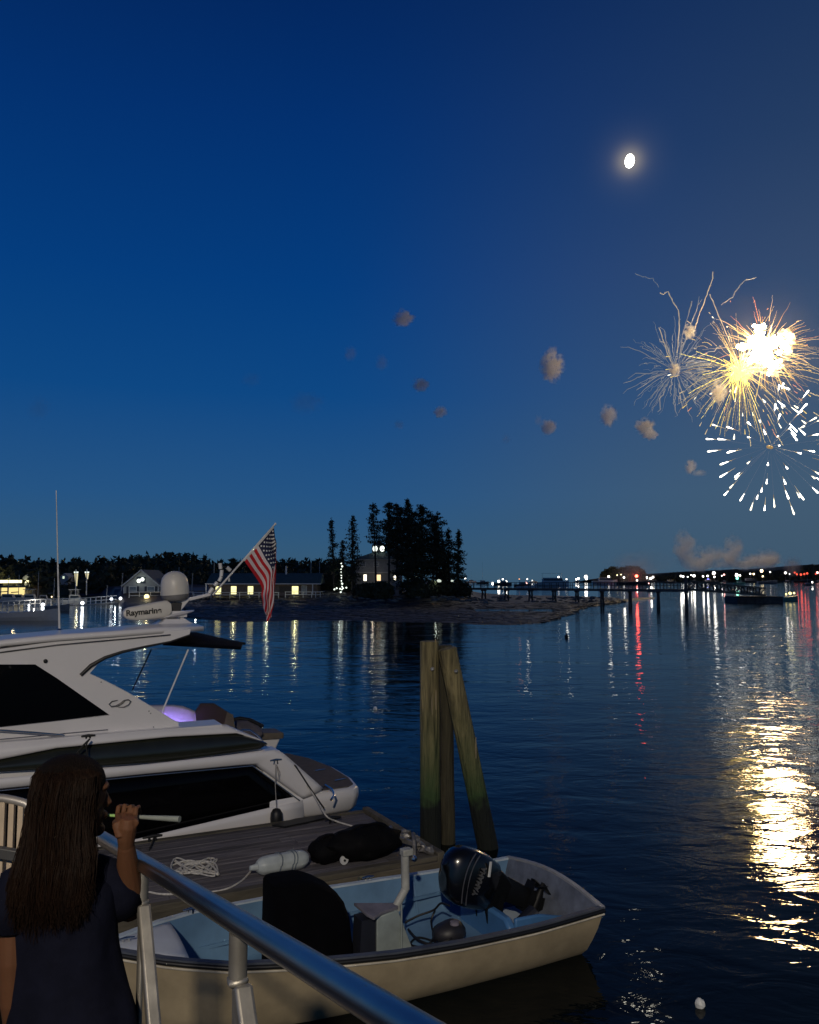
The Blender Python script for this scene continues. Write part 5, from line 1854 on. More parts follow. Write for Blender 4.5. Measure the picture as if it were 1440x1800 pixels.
for i in range(3):
    Rm_[i][0] = ax[i]
    Rm_[i][1] = up[i]
    Rm_[i][2] = -sd[i]
mm = mm @ Rm_
text('Raymarine', .126, M('black_ink', (.01, .01, .01), .5), 'lettering', sub(yt, ra_), mm, bold=.0035, depth=.004)
pd_ = lv(313, 1071, VM)
G().loft([[pd_ + Vector((x * .10, y * .08, -.10)) for x, y in ((-1, -1), (.2, -1), (.2, 1), (-1, 1))], [pd_ + Vector((x * .12, y * .08, .11)) for x, y in ((-1, -1), (.4, -1), (.4, 1), (-1, 1))]]).make('radar_pedestal', M('radar_dark', (.03, .028, .028), .5), yt, L=True, bevel=.01)
G().prism([lv(250, 1085, VM), lv(310, 1076, VM), lv(312, 1087, VM), lv(262, 1090, VM)], (0, .2, 0)).make('radar_cradle', gel, yt, L=True, bevel=.01)
# satellite dome
dc = lv(308.5, 1050, VM)
Rt = Matrix.Rotation(math.radians(-5), 3, 'Y')
G().lathe(dc, [(.14, -.06), (.19, -.035), (.212, 0), (.216, .045)], 32, Rt).make('dome_base', M('dome_grey', (.16, .155, .15), .5), yt, L=True, smooth=True)
G().lathe(dc, [(.218, .046), (.220, .12), (.218, .20), (.207, .27), (.185, .325), (.15, .37), (.105, .40), (.05, .418), (0.002, .423)], 32, Rt).make('satellite_dome', M('radar_white', (.6, .6, .5)), yt, L=True, smooth=True)
G().bar(lv(330, 1054, VM), lv(372, 1044, VM), .07, .05).make('flag_arm', gel, yt, L=True, bevel=.008)

# fender hanging on the yacht side and the cleat lines
t = thing('fender', 'small black ball fender hanging on a line at the yacht stern quarter', 'fender', lv(486, 1437, 12.0), L=True)
q = lv(486, 1436, 12.0)
G().lathe(q, [(.03, -.14), (.085, -.11), (.092, -.02), (.085, .06), (.055, .11), (.02, .125)], 18).make('body', blackr, t, L=True, smooth=True)
G().tube([q + Vector((0, 0, .12)), lv(484, 1380, 12.0), lv(485, 1343, 12.0)], .007, 5).make('line', ropeg, t, L=True)
t = thing('rope_fender', 'thin looped line hanging from the yacht stern cleat', 'rope', lv(492, 1345, 12.0), L=True)
G().tube([lv(487, 1345, 12.0), lv(492, 1358, 12.0), lv(491, 1372, 12.0), lv(489, 1358, 12.01), lv(487, 1348, 12.0)], .006, 5).make('line', ropeg, t, L=True)
rope('dark_mooring_line', 'black mooring line down the yacht stern corner', [lv(500, 1334, 12.3), lv(512, 1340, 12.2), lv(522, 1350, 12.0), lv(545, 1385, 11.98), lv(570, 1421, 11.97)], .011, M('black_rope', (.012, .012, .012), .8))
rope('dark_spring_line', 'black line leading from the forward yacht cleat down the hull', [lv(158, 1299, 12.02), lv(145, 1312, 11.98), lv(132, 1328, 11.98), lv(118, 1345, 11.98)], .013, MATS['black_rope'])
rope('dark_cleat_tail', 'short black line tail hanging from the forward yacht cleat', [lv(158, 1299, 12.0), lv(152, 1310, 11.99), lv(154, 1328, 11.99), lv(157, 1350, 12.0)], .010, MATS['black_rope'])
# dock cleats
for px, py, lab in ((268, 1480, 'black cleat with a short line on the dock beside the raised arm'), (585, 1447, 'black cleat on the dock under the swim platform')):
    q = onpx(px, py, DW)
    t = thing('dock_cleat', lab, 'cleat', q, L=True)
    G().tube([q + Vector((-.13, 0, .07)), q + Vector((0, 0, .08)), q + Vector((.13, 0, .07))], [.015, .026, .015], 8).make('horn', blackr, t, L=True, smooth=True)
    for s_ in (-.04, .04):
        G().tube([q + Vector((s_, 0, 0)), q + Vector((s_, 0, .07))], .018, 8).make('leg', blackr, t, L=True)
    if px == 268:
        G().tube([q + Vector((.02, 0, .06)), q + Vector((-.03, -.15, .02)), q + Vector((-.10, -.35, .015))], .012, 6).make('line', MATS['black_rope'], t, L=True)
t = thing('rubber_mat', 'flat black rubber strip on the dock beside the yacht', 'mat', onpx(505, 1449), L=True)
G().prism([onpx(478, 1452, DW + .012), onpx(520, 1441, DW + .012), onpx(580, 1432, DW + .012), onpx(578, 1438, DW + .012), onpx(540, 1447, DW + .012), onpx(500, 1455, DW + .012)], (0, 0, .02)).make('strip', blackr, t, L=True)

# ------------------------------------------------------------------ flag on its staff
fv = 13.3
ft = thing('flag', 'american flag hanging from a slanted white staff on the yacht', 'flag', lv(372, 1042, fv), L=True)
s0, s1 = lv(374, 1046, fv), lv(484, 921, fv)
G().tube([s0, s1], [.018, .014], 10).make('staff', M('staff_white', (.60, .60, .58), .35), ft, L=True, smooth=True)
G().blob(s1, .022, 8, 6, 0).make('finial', MATS['staff_white'], ft, L=True)
A = lv(481.5, 926, fv - .02)
B = lv(428.5, 984.5, fv - .02)
NS, NT = 52, 70
flen = 1.52
gv = []
g = G()
for i in range(NS + 1):
    s_ = i / NS
    h0 = A.lerp(B, s_)
    # path of the fly: diagonal first, then straight down into the narrow fold
    colx = lerpt([(0, 486), (.35, 484), (.7, 473), (1, 459)], s_)
    p1 = lv(colx, lerpt([(0, 960), (.5, 1000), (1, 1030)], s_), fv + .06 * math.sin(s_ * 9))
    p2 = lv(lerpt([(0, 482), (.5, 476), (1, 462)], s_), 1062, fv + .07 * math.sin(s_ * 13 + 1))
    p3 = lv(lerpt([(0, 477), (.5, 471), (1, 467)], s_), lerpt([(0, 1082), (.5, 1092), (1, 1078)], s_), fv + .06 * math.sin(s_ * 17 + 2))
    P = [h0, h0.lerp(p1, .5) + Vector((0, .02 * math.sin(s_ * 11), 0)), p1, p1.lerp(p2, .5), p2, p3]
    for j in range(NT + 1):
        t_ = j / NT * (len(P) - 1)
        k = min(int(t_), len(P) - 2)
        f_ = t_ - k
        a_, b_, c_, d_ = P[max(k - 1, 0)], P[k], P[k + 1], P[min(k + 2, len(P) - 1)]
        q = .5 * ((2 * b_) + (-a_ + c_) * f_ + (2 * a_ - 5 * b_ + 4 * c_ - d_) * f_ * f_ + (-a_ + 3 * b_ - 3 * c_ + d_) * f_ ** 3)
        wv = (j / NT) ** 1.5
        q = q + Vector((.012 * wv * math.sin(j * .35 + s_ * 9), .035 * wv * math.sin(s_ * 22 + j * .12), 0))
        g.v.append(q)
for i in range(NS):
    for j in range(NT):
        a = i * (NT + 1) + j
        g.f.append((a, a + 1, a + NT + 2, a + NT + 1))
flag = g.make('cloth', M('flag_white', (.62, .55, .55), .8, var=.04), ft, L=True, smooth=False, fix=False)
me = flag.data
for p in me.polygons:
    p.use_smooth = True
fr = M('flag_red', (.46, .008, .016), .8, var=.1)
fb_ = M('flag_blue', (.006, .009, .045), .8, var=.1)
fe = M('flag_heading', (.55, .54, .50), .8, var=.04)
for m_ in (fr, fb_, fe):
    me.materials.append(m_)
star_pts = []
for p in me.polygons:
    i, j = divmod(p.index, NT)
    s_, t_ = (i + .5) / NS, (j + .5) / NT
    stripe = int(s_ * 13)
    if t_ < .035:
        p.material_index = 3
    elif s_ < 7 / 13 and t_ < .42:
        p.material_index = 2
    else:
        p.material_index = 1 if stripe % 2 == 0 else 0
md = flag.modifiers.new('s', 'SOLIDIFY')
md.thickness = .003
# fifty stars, each a small five pointed piece sewn on
sgm = M('flag_star', (.75, .75, .72), .8, var=.02)
sg = G()


def fpt(s_, t_):
    x, y = s_ * NS, t_ * NT
    i, j = min(int(x), NS - 1), min(int(y), NT - 1)
    a = g.v[i * (NT + 1) + j]
    b = g.v[(i + 1) * (NT + 1) + j]
    c = g.v[i * (NT + 1) + j + 1]
    return a + (b - a) * (x - i) + (c - a) * (y - j), (b - a).normalized(), (c - a).normalized()


for r_ in range(9):
    for c_ in range(6 if r_ % 2 == 0 else 5):
        s_ = (r_ + 1) / 10 * 7 / 13
        t_ = .035 + ((c_ * 2 + (1 if r_ % 2 == 0 else 2)) / 12) * .385
        p, e1, e2 = fpt(s_, t_)
        nrm_ = e1.cross(e2).normalized()
        if nrm_.y > 0:
            nrm_ = -nrm_
        e2 = nrm_.cross(e1)
        for sgn in (.008, -.011):
            pts = []
            for k in range(10):
                rr = .020 if k % 2 == 0 else .009
                pts.append(p + nrm_ * sgn + (e1 * math.cos(k * PI / 5) + e2 * math.sin(k * PI / 5)) * rr)
            o_ = len(sg.v)
            sg.v += [p + nrm_ * sgn] + pts
            sg.f += [(o_, o_ + 1 + k, o_ + 1 + (k + 1) % 10) for k in range(10)]
sg.make('stars', sgm, sub(ft, flag), L=True)
# bent segmented light bracket beside the staff
lt = thing('jointed_light_arm', 'black and white jointed arm bent beside the foot of the flag staff', 'light arm', lv(372, 1042, fv), L=True)
segs = [((368, 1043), (374, 1034)), ((377, 1030), (382, 1024)), ((385, 1022), (389, 1014)), ((389, 1013), (390, 1002)), ((388, 1000), (387, 990))]
for k, (p, q) in enumerate(segs):
    G().tube([lv(*p, fv - .06), lv(*q, fv - .06)], .030 if k > 1 else .034, 10).make('white_sleeve', M('staff_white', (.6, .6, .6)), lt, L=True, smooth=True)
for p, q in zip(segs, segs[1:]):
    G().tube([lv(*p[1], fv - .055), lv(*q[0], fv - .055)], .026, 8).make('black_joint', blackr, lt, L=True)
G().tube([lv(389, 998, fv - .06), lv(395, 996, fv - .06), lv(399, 998, fv - .06)], .015, 8).make('black_joint', blackr, lt, L=True)
G().tube([lv(399, 997, fv - .06), lv(405, 1003, fv - .06)], .032, 10).make('white_sleeve', MATS['staff_white'], lt, L=True, smooth=True)
G().tube([lv(402, 1012, fv + .02), lv(403, 1022, fv + .02)], .018, 8).make('white_sleeve', MATS['staff_white'], lt, L=True, smooth=True)

# ------------------------------------------------------------------ skiff
VCN = 7.97
UB, US = .95, 5.97
hb_t = [(.95, .0), (1.15, .15), (1.56, .45), (2.0, .66), (2.75, .82), (3.5, .92), (4.2, .95), (5.2, .94), (5.97, .90)]


def hbw(u):
    return lerpt(hb_t, u)


def shr(u):
    return .50 + .27 * (max(0, (US - u) / (US - UB))) ** 2.2 + .02 * max(0, (u - 5) / 1)


sk = thing('skiff', 'cream outboard skiff with pale blue interior tied beside the dock', 'skiff', (3.6, VCN, 0), L=True)
cream = M('skiff_cream', (.36, .29, .18), .5, var=.14, scale=2.2, bump=.002, bscale=7)
sblue = M('skiff_blue_interior', (.12, .23, .37), .5, var=.12, scale=2.5)
swhite = M('skiff_white_interior', (.46, .54, .60), .5, var=.1, scale=3)
us = [UB + (US - UB) * (i / 34) ** .9 for i in range(35)]
rings_o = []
for u in us:
    hb, z = hbw(u), shr(u)
    rk_ = .12 * max(0, (u - 5.2) / .77) + .10 * max(0, (1.6 - u))
    kz = -.18 + .35 * max(0, (1.7 - u) / .75) ** 2
    sec = []
    for f_, zz in ((1, 1), (.985, .82), (.955, .58), (.90, .33), (.84, .12), (.60, -.2), (0, -.25)):
        sec.append((hb * f_, max(zz * z, kz) if zz > 0 else max(kz * abs(zz) * 4, kz)))
    off = (US - 5.2) * 0
    uu = lambda zz: u - (.14 * (1 - zz / z) * max(0, (u - 4.9) / 1.07)) + (.35 * (1 - zz / z) * max(0, (2.2 - u) / 1.25) ** 1.5)
    rings_o.append([Vector((uu(zz), VCN - h, zz)) for h, zz in sec] + [Vector((uu(zz), VCN + h, zz)) for h, zz in reversed(sec[:-1])])
g = G()
g.loft(rings_o, False, False)
hullo = g.make('hull', cream, sk, L=True, smooth=True)
# transom outer
g = G()
top_bulge = [Vector((US + .0 + .02 * math.sin(PI * k / 10), VCN - hbw(US) * (1 - 2 * k / 10), shr(US) + .10 * math.sin(PI * k / 10))) for k in range(11)]
low = list(reversed(rings_o[-1]))
g.prism([p for p in rings_o[-1][1:-1]] + list(reversed(top_bulge)), (.004, 0, 0))
g.make('transom', cream, sk, L=True)
inner_t = M('skiff_grey_transom', (.13, .15, .19), .6, var=.2, scale=6)
g = G()
tp = [p + Vector((-.03, 0, 0)) for p in top_bulge]
bt_ = [Vector((US - .16, VCN - hbw(US) * .9 * (1 - 2 * k / 10), .16)) for k in range(11)]
g.patch(bt_, tp, 6, 0, N=20)
g.make('transom_inner', inner_t, sk, L=True, smooth=True)
# inner skin
rings_i = []
for u in us:
    hb, z = max(.0, hbw(u) - .055), shr(u) - .004
    fl_ = .10 + .16 * max(0, (2.9 - u) / 1.9) ** 1.2
    u2 = u - .03 if u > 3 else u + .05
    w_ = hb * (.86 - .25 * max(0, (2.6 - u) / 1.6))
    rings_i.append([Vector((u2, VCN - hb, z)), Vector((u2, VCN - hb * .985, z * .72)), Vector((u2, VCN - hb * (.94 - .1 * max(0, (2.6 - u) / 1.6)), z * .52)), Vector((u2, VCN - w_, fl_ + .02)), Vector((u2, VCN - w_ * .95, fl_)), Vector((u2, VCN, fl_)),
                    Vector((u2, VCN + w_ * .95, fl_)), Vector((u2, VCN + w_, fl_ + .02)), Vector((u2, VCN + hb * (.94 - .1 * max(0, (2.6 - u) / 1.6)), z * .52)), Vector((u2, VCN + hb * .985, z * .72)), Vector((u2, VCN + hb, z))])
G().loft(rings_i, False, False).make('interior', sblue, sk, L=True, smooth=True)
# gunwale cap, black rub rail and pale lower strip on both sides and round the stern
for sgn in (-1, 1):
    cap, rubp, stp = [], [], []
    for u in us:
        hb, z = hbw(u), shr(u)
        cap.append(Vector((u, VCN + sgn * (hb - .028), z + .004)))
        rubp.append(Vector((u, VCN + sgn * (hb + .010), z - .022)))
        stp.append(Vector((u, VCN + sgn * (hb + .006), z - .060)))
    g = G()
    for a, b in zip(cap, cap[1:]):
        g.bar(a, b + (b - a) * .05, .062, .022)
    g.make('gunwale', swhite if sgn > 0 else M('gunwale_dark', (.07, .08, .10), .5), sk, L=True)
    G().tube(rubp, .020, 8).make('rub_rail', blackr, sk, L=True, smooth=True)
    G().tube(stp, .010, 6).make('trim_strip', M('skiff_trim', (.55, .50, .40), .5), sk, L=True, smooth=True)
g = G()
for a, b in zip(top_bulge, top_bulge[1:]):
    g.bar(a + Vector((-.01, 0, .005)), b + Vector((-.01, 0, .005)), .05, .025)
g.make('transom_cap', M('transom_cap', (.30, .31, .32), .5), sk, L=True)
# bow deck (white) with a small bow cleat
g = G()
L_, R_ = [], []
for i in range(13):
    u = 1.0 + (1.72 - 1.0) * i / 12
    L_.append(Vector((u, VCN - max(.0, hbw(u) - .03), shr(u) - .01)))
    R_.append(Vector((u, VCN + max(.0, hbw(u) - .03), shr(u) - .01)))
g.patch(L_, R_, 6, .03, (0, 0, 1), N=12)
g.make('bow_deck', M('skiff_white', (.52, .56, .60), .45, var=.06), sk, L=True, smooth=True, solid=.03)
G().prism([Vector((1.70, VCN - .24, .24)), Vector((1.70, VCN + .24, .24)), Vector((1.70, VCN + .44, shr(1.7) - .04)), Vector((1.70, VCN - .44, shr(1.7) - .04))], (.02, 0, 0)).make('bow_bulkhead', sblue, sk, L=True)
for u, v in ((1.25, VCN), (1.95, VCN + .585), (4.05, VCN + .92)):
    z = shr(u) + .012
    g = G()
    g.tube([Vector((u - .075, v, z + .035)), Vector((u, v, z + .04)), Vector((u + .075, v, z + .035))], [.008, .014, .008], 8)
    g.tube([Vector((u - .025, v, z - .01)), Vector((u - .025, v, z + .036))], .010, 6)
    g.tube([Vector((u + .025, v, z - .01)), Vector((u + .025, v, z + .036))], .010, 6)
    g.make('cleat', chrome, sk, L=True, smooth=True)
# ribs on the far inner side
for u in (3.62, 4.62, 5.1):
    hb, z = hbw(u) - .06, shr(u)
    G().bar(Vector((u, VCN + hb * .99, z - .06)), Vector((u, VCN + hb * .87, .10)), .03, .03).make('rib', sblue, sk, L=True, bevel=.006)
G().bar(Vector((1.72, VCN + .52, .33)), Vector((5.5, VCN + .82, .30)), .02, .035).make('inner_stringer', sblue, sk, L=True)
# motor well ahead of the transom
g = G()
g.prism([Vector((5.02, VCN - .52, .08)), Vector((5.02, VCN + .5, .08)), Vector((5.02, VCN + .5, .34)), Vector((5.02, VCN + .40, .42)), Vector((5.02, VCN - .42, .42)), Vector((5.02, VCN - .52, .34))], (.10, 0, 0))
g.make('well_bulkhead', M('well_blue', (.06, .17, .36), .4, var=.08), sk, L=True, bevel=.03)
for sgn in (-1, 1):
    g = G()
    g.prism([Vector((5.13, VCN + sgn * .48, .08)), Vector((5.82, VCN + sgn * .48, .08)), Vector((5.86, VCN + sgn * .48, .30)), Vector((5.45, VCN + sgn * .48, .40)), Vector((5.13, VCN + sgn * .48, .41))], (0, .05, 0))
    g.make('well_side', MATS['well_blue'], sk, L=True, bevel=.02)
G().box(5.13, 5.84, VCN - .43, VCN + .43, .085, .13).make('well_floor', swhite, sk, L=True)

# covered seat: tall black rounded cover
cs = thing('covered_seat', 'tall black fabric cover over the helm seat in the skiff', 'covered seat', lw(545, 1698, .1), L=True)
q = lw(545, 1705, .1)
cu_, cv_ = q.x, q.y + .12
rings = []
for z, wu, wv, du in ((.09, .43, .34, .02), (.30, .42, .335, .01), (.55, .405, .32, -.005), (.72, .375, .31, -.035), (.83, .335, .30, -.075), (.91, .27, .28, -.14), (.96, .22, .26, -.19), (.985, .18, .22, -.22), (.99, .05, .05, -.24)):
    rings.append([Vector((cu_ + du + wu * math.copysign(abs(math.cos(k * PI / 14)) ** .42, math.cos(k * PI / 14)) * (1 + .02 * math.sin(k * 2.3 + z * 5)),
                          cv_ + wv * math.copysign(abs(math.sin(k * PI / 14)) ** .42, math.sin(k * PI / 14)) * (1 + .02 * math.sin(k * 1.9)), z)) for k in range(28)])
G().loft(rings).make('cover', M('black_cover', (.0012, .0012, .002), .95, spec=.1, var=.2, scale=5, bump=.01, bscale=6), cs, L=True, smooth=True)
G().tube([Vector((cu_ + .44 * math.cos(k * PI / 12), cv_ + .37 * math.sin(k * PI / 12), .12)) for k in range(25)], .012, 6).make('hem_cord', blackr, cs, L=True)

# pedestal console with steering arm
pc = thing('pedestal_console', 'grey pedestal with flat seat wing and bent upright pipe in the skiff', 'console', lw(690, 1680, .1), L=True)
pgm = M('pedestal_grey', (.26, .30, .28), .55, var=.12, scale=4)
vb = lw(695, 1688, .12).y
b0, b1 = lv(663, 1690, vb), lv(732, 1680, vb)
t0, t1 = lv(663, 1612, vb), lv(700, 1600, vb)
b0.z = b1.z = .09
G().prism([b0, b1, t1, t0], (0, .24, 0)).make('pedestal', pgm, pc, L=True, bevel=.012)
G().prism([Vector((b0.x - .19, vb + .02, .09)), Vector((b0.x - .004, vb + .02, .09)), Vector((t0.x - .004, vb + .02, t0.z - .02)), Vector((t0.x - .16, vb + .02, t0.z - .02))], (0, .2, 0)).make('side_panel', M('dark_panel', (.01, .012, .02), .6), pc, L=True)
zt = t0.z + .02
G().prism([lw(622, 1592, zt), lw(645, 1612, zt), lw(657, 1618, zt), lw(672, 1608, zt), lw(700, 1598, zt), lw(697, 1592, zt)], (0, 0, .03)).make('seat_wing', M('wing_grey', (.17, .16, .18), .6), pc, L=True, bevel=.006)
pipe = M('pipe_grey', (.36, .36, .32), .5, var=.15, scale=8)
vq = vb + .1
G().tube([lv(698, 1600, vq), lv(697, 1589, vq)], .045, 12).make('pipe_collar', pipe, pc, L=True, bevel=.004)
G().tube([lv(697, 1592, vq), lv(713, 1562, vq)], .042, 14).make('lower_pipe', pipe, pc, L=True, smooth=True)
G().tube([lv(713, 1563, vq), lv(712, 1503, vq)], .044, 14).make('upper_pipe', pipe, pc, L=True, smooth=True)
G().box(*[c_ for pr_ in ((-.05, .07), (-.05, .05), (-.03, .05)) for c_ in pr_]).make
q = lv(714, 1500, vq)
G().box(q.x - .055, q.x + .065, q.y - .05, q.y + .05, q.z - .02, q.z + .05).make('pipe_cap', pipe, pc, L=True, bevel=.012)
G().lathe(lv(723, 1506, vq) + Vector((0, -.05, 0)), [(.03, 0), (.03, .03), (.012, .045)], 10, Matrix.Rotation(PI / 2, 3, 'X')).make('bolt', chrome, pc, L=True)
G().tube([lv(706, 1590, vb - .01), lv(706, 1682, vb - .012)], .010, 6).make('seam', pgm, pc, L=True)
# black hoses and control cables
random.seed(77)
hz = .16
rope('control_cable', 'black control cable curling from the outboard round to the pedestal', [lw(712, 1622, .25), lw(735, 1610, .3), lw(762, 1600, .36), lw(775, 1588, .46), lw(790, 1592, .5)], .012, blackr, 'cable')
rope('fuel_hose', 'black fuel hose coiled on the skiff floor', [lw(718, 1634, hz), lw(735, 1652, hz), lw(760, 1660, hz), lw(790, 1652, hz + .05), lw(800, 1632, hz + .1), lw(780, 1622, hz + .12), lw(762, 1636, hz), lw(770, 1664, hz), lw(800, 1668, hz), lw(812, 1650, hz)], .014, blackr, 'hose')
rope('battery_cable', 'black battery cable looped under the tilted outboard', [lw(765, 1600, .3), lw(758, 1620, .2), lw(762, 1648, .15), lw(745, 1664, .12), lw(722, 1660, .12), lw(735, 1648, .12), lw(765, 1655, .12)], .011, blackr, 'cable')
ftk = thing('fuel_tank', 'small dark fuel tank with white cap on the skiff floor', 'tank', lw(792, 1655, .1), L=True)
q = lw(795, 1662, .1)
G().blob(q + Vector((0, .05, .12)), (.19, .15, .12), 16, 10, .08, 4).make('body', M('tank_dark', (.02, .02, .025), .5), ftk, L=True, smooth=True)
G().lathe(q + Vector((.02, -.02, .22)), [(.05, 0), (.05, .03), (.02, .035)], 14).make('cap', M('tank_cap', (.22, .2, .24), .5), ftk, L=True)
t = thing('bailer', 'dark round bucket on its side in the skiff stern', 'bucket', lw(930, 1622, .2), L=True)
G().lathe(lw(930, 1620, .28), [(.10, -.12), (.13, .10), (.125, .10), (.09, -.11)], 18, Matrix.Rotation(1.2, 3, 'Y')).make('shell', M('dark_panel', (.01, .01, .02)), t, L=True)

# ------------------------------------------------------------------ outboard, tilted up
ob = thing('outboard_motor', 'black outboard motor tilted up in the stern of the skiff', 'outboard motor', (5.1, VCN, .3), L=True)
cowl_c = lv(823, 1541, VCN)
TILT = math.radians(-62)
RT = Matrix.Rotation(TILT, 3, 'Y')     # local +Z (top of cowl) leans to -u
obm = M('outboard_black', (.004, .0045, .005), .22, var=.1, coat=.35)
obm2 = M('outboard_matt', (.004, .0045, .005), .5, var=.1, spec=.25)


def ol(x, y, z):       # motor frame: x aft, y side, z up the shaft; origin = middle of the cowl
    return cowl_c + RT @ Vector((x, y, z))


rings = []
for z, hx, hy, ox in ((-.30, .20, .15, -.0), (-.27, .265, .185, 0), (-.10, .30, .205, 0), (.05, .305, .205, -.005), (.17, .285, .19, -.015), (.26, .235, .16, -.03), (.31, .16, .11, -.045), (.33, .05, .04, -.05)):
    ring = []
    for k in range(28):
        a = 2 * PI * k / 28
        ca, sa = math.cos(a), math.sin(a)
        ring.append(ol(ox + hx * math.copysign(abs(ca) ** .72, ca), hy * math.copysign(abs(sa) ** .72, sa), z + .05 * ca * (1 if z > .1 else 0)))
    rings.append(ring)
cw = G().loft(rings).make('cowl', obm, ob, L=True, smooth=True)
cwp = sub(ob, cw)
# raised ridge and side crease
for off in (0, .06):
    pts = []
    for k in range(14):
        s_ = k / 13
        pts.append(ol(-.26 + .52 * s_, -.198 + .018 * abs(s_ - .5) * 2, .02 + off + .10 * math.sin(s_ * 2.4)))
    G().tube(pts, .007, 6).make('side_ridge', M('outboard_trim', (.09, .09, .10), .3, .3), cwp, L=True, smooth=True)
mt4 = Matrix.Translation(ol(.02, -.2165, -.005)) @ RT.to_4x4() @ Matrix.Rotation(PI / 2, 4, 'X') @ Matrix.Rotation(math.radians(2), 4, 'Z')
text('YAMAHA', .072, M('outboard_lettering', (.085, .085, .085), .5), 'lettering', cwp, mt4, bold=.003, depth=.012)
G().bar(ol(.10, -.212, -.10), ol(.25, -.20, -.06), .012, .03).make('model_badge', M('badge_white', (.7, .7, .66), .4), cwp, L=True)
# lower pan and midsection
g = G()
g.loft([[ol(x, y, z) for x, y in ((-.22, -.13), (.20, -.13), (.23, 0), (.20, .13), (-.22, .13))] for z in (-.29,)] +
       [[ol(x * .85 + .0, y * .85, -.42) for x, y in ((-.22, -.13), (.20, -.13), (.23, 0), (.20, .13), (-.22, .13))],
        [ol(x * .5 + .02, y * .5, -.55) for x, y in ((-.22, -.13), (.20, -.13), (.23, 0), (.20, .13), (-.22, .13))]])
g.make('lower_pan', obm2, ob, L=True, bevel=.02)
g = G()
sec = [(-.10, -.05), (.06, -.06), (.16, 0), (.06, .06), (-.10, .05)]
g.loft([[ol(x + .02, y, -.5) for x, y in sec], [ol(x * .9 + .02, y * .8, -.80) for x, y in sec], [ol(x * .8 + .03, y * .55, -1.02) for x, y in sec]])
g.make('midsection', obm2, ob, L=True, bevel=.012)
G().prism([ol(-.10, -.10, -.84), ol(.24, -.07, -.84), ol(.24, .07, -.84), ol(-.10, .10, -.84)], RT @ Vector((0, 0, .015))).make('cavitation_plate', obm2, ob, L=True)
G().tube([ol(-.20, 0, -1.0), ol(-.15, 0, -1.0), ol(0, 0, -1.0), ol(.14, 0, -1.0), ol(.20, 0, -1.0)], [.012, .045, .058, .05, .035], 12).make('gearcase', obm2, ob, L=True, smooth=True)
G().prism([ol(-.06, -.006, -1.04), ol(.12, -.006, -1.04), ol(.13, -.006, -1.18), ol(.06, -.006, -1.20)], RT @ Vector((0, .012, 0))).make('skeg', obm2, ob, L=True)
for k in range(3):
    a = 2 * PI * k / 3 + .3
    g = G()
    e = Vector((0, math.cos(a), math.sin(a)))
    f_ = Vector((0, -math.sin(a), math.cos(a)))
    P = [(.03, -.03, -.02), (.07, -.065, -.035), (.13, -.06, -.03), (.16, 0, 0), (.13, .06, .03), (.07, .065, .035), (.03, .03, .02)]
    g.prism([ol(*(Vector((.22 + t_, 0, -1.0)) + e * r_ + f_ * s_)) for r_, s_, t_ in P], RT @ Vector((.01, 0, 0)))
    g.make('propeller_blade', obm2, ob, L=True)
G().tube([ol(.19, 0, -1.0), ol(.27, 0, -1.0)], [.035, .022], 10).make('propeller_hub', obm2, ob, L=True)
# clamp bracket
g = G()
for s_ in (-.11, .11):
    g.prism([Vector((5.02, VCN + s_, .25)), Vector((5.20, VCN + s_, .25)), Vector((5.24, VCN + s_, .50)), Vector((5.10, VCN + s_, .60)), Vector((4.98, VCN + s_, .48))], (0, .025, 0))
g.make('clamp_bracket', obm2, ob, L=True)

# ------------------------------------------------------------------ gangway: handrail, posts, braces, deck
alu = M('aluminium_rail', (.46, .45, .43), .30, 1, var=.1, scale=3, bump=.0006, bscale=14)
aluw = M('aluminium_post', (.32, .30, .26), .48, .75, var=.25, scale=5, bump=.002, bscale=14)
gw = thing('gangway', 'aluminium gangway with thick round handrail sloping down to the docks', 'gangway', (0, 0, 2.4))


def gp(d_, px, py):
    return at(px, py, d_)


r1, r0 = at(116, 1434, 3.45), at(602, 1733, 1.12)
dirr = (r1 - r0).normalized()
r00 = r0 - dirr * .9
G().tube([r00, r0, r1], .021, 32).make('handrail', alu, gw, smooth=True)
gh_dir = Vector((dirr.x, dirr.y, 0)).normalized()
side = Vector((-gh_dir.y, gh_dir.x, 0))      # points to the left / inboard
for px, py, ns in ((251, 1528, 1), (421, 1628, 1)):
    # parameter on the rail whose image is at px
    best = min((abs(((lambda p: (p.x * F / (p.y * math.cos(PITCH) + (p.z - CAMH) * math.sin(PITCH))) + 720)(r00.lerp(r1, k / 400))) - px), k) for k in range(60, 400))
    top = r00.lerp(r1, best[1] / 400)
    st = top - Vector((0, 0, .018))
    G().tube([st, st - Vector((0, 0, .085))], .0165, 14).make('post_stub', aluw, gw, smooth=True)
    j = st - Vector((0, 0, .08))
    G().bar(j - Vector((0, 0, .0)) , j - Vector((0, 0, 1.05)), .013, .030, gh_dir).make('post', aluw, gw, bevel=.006)
    G().bar(j + Vector((0, 0, .0)) - gh_dir * .022, j - gh_dir * .62 - Vector((0, 0, .95)), .030, .032, side).make('brace', aluw, gw, bevel=.006)
    G().blob(j, (.020, .020, .012), 12, 8, .12, px).make('weld_bead', aluw, gw, smooth=True)
dz = -1.10
L0 = r00 + Vector((0, 0, dz))
L1 = L0 + dirr * 4.3
W_ = 1.15
gt = M('gangway_tread', (.06, .06, .065), .6, .4, var=.2, scale=8)
nb = 30
for i in range(nb):
    a, b = L0.lerp(L1, i / nb), L0.lerp(L1, (i + .95) / nb)
    G().prism([a, b, b + side * W_, a + side * W_], (0, 0, -.03)).make('tread', gt, gw)
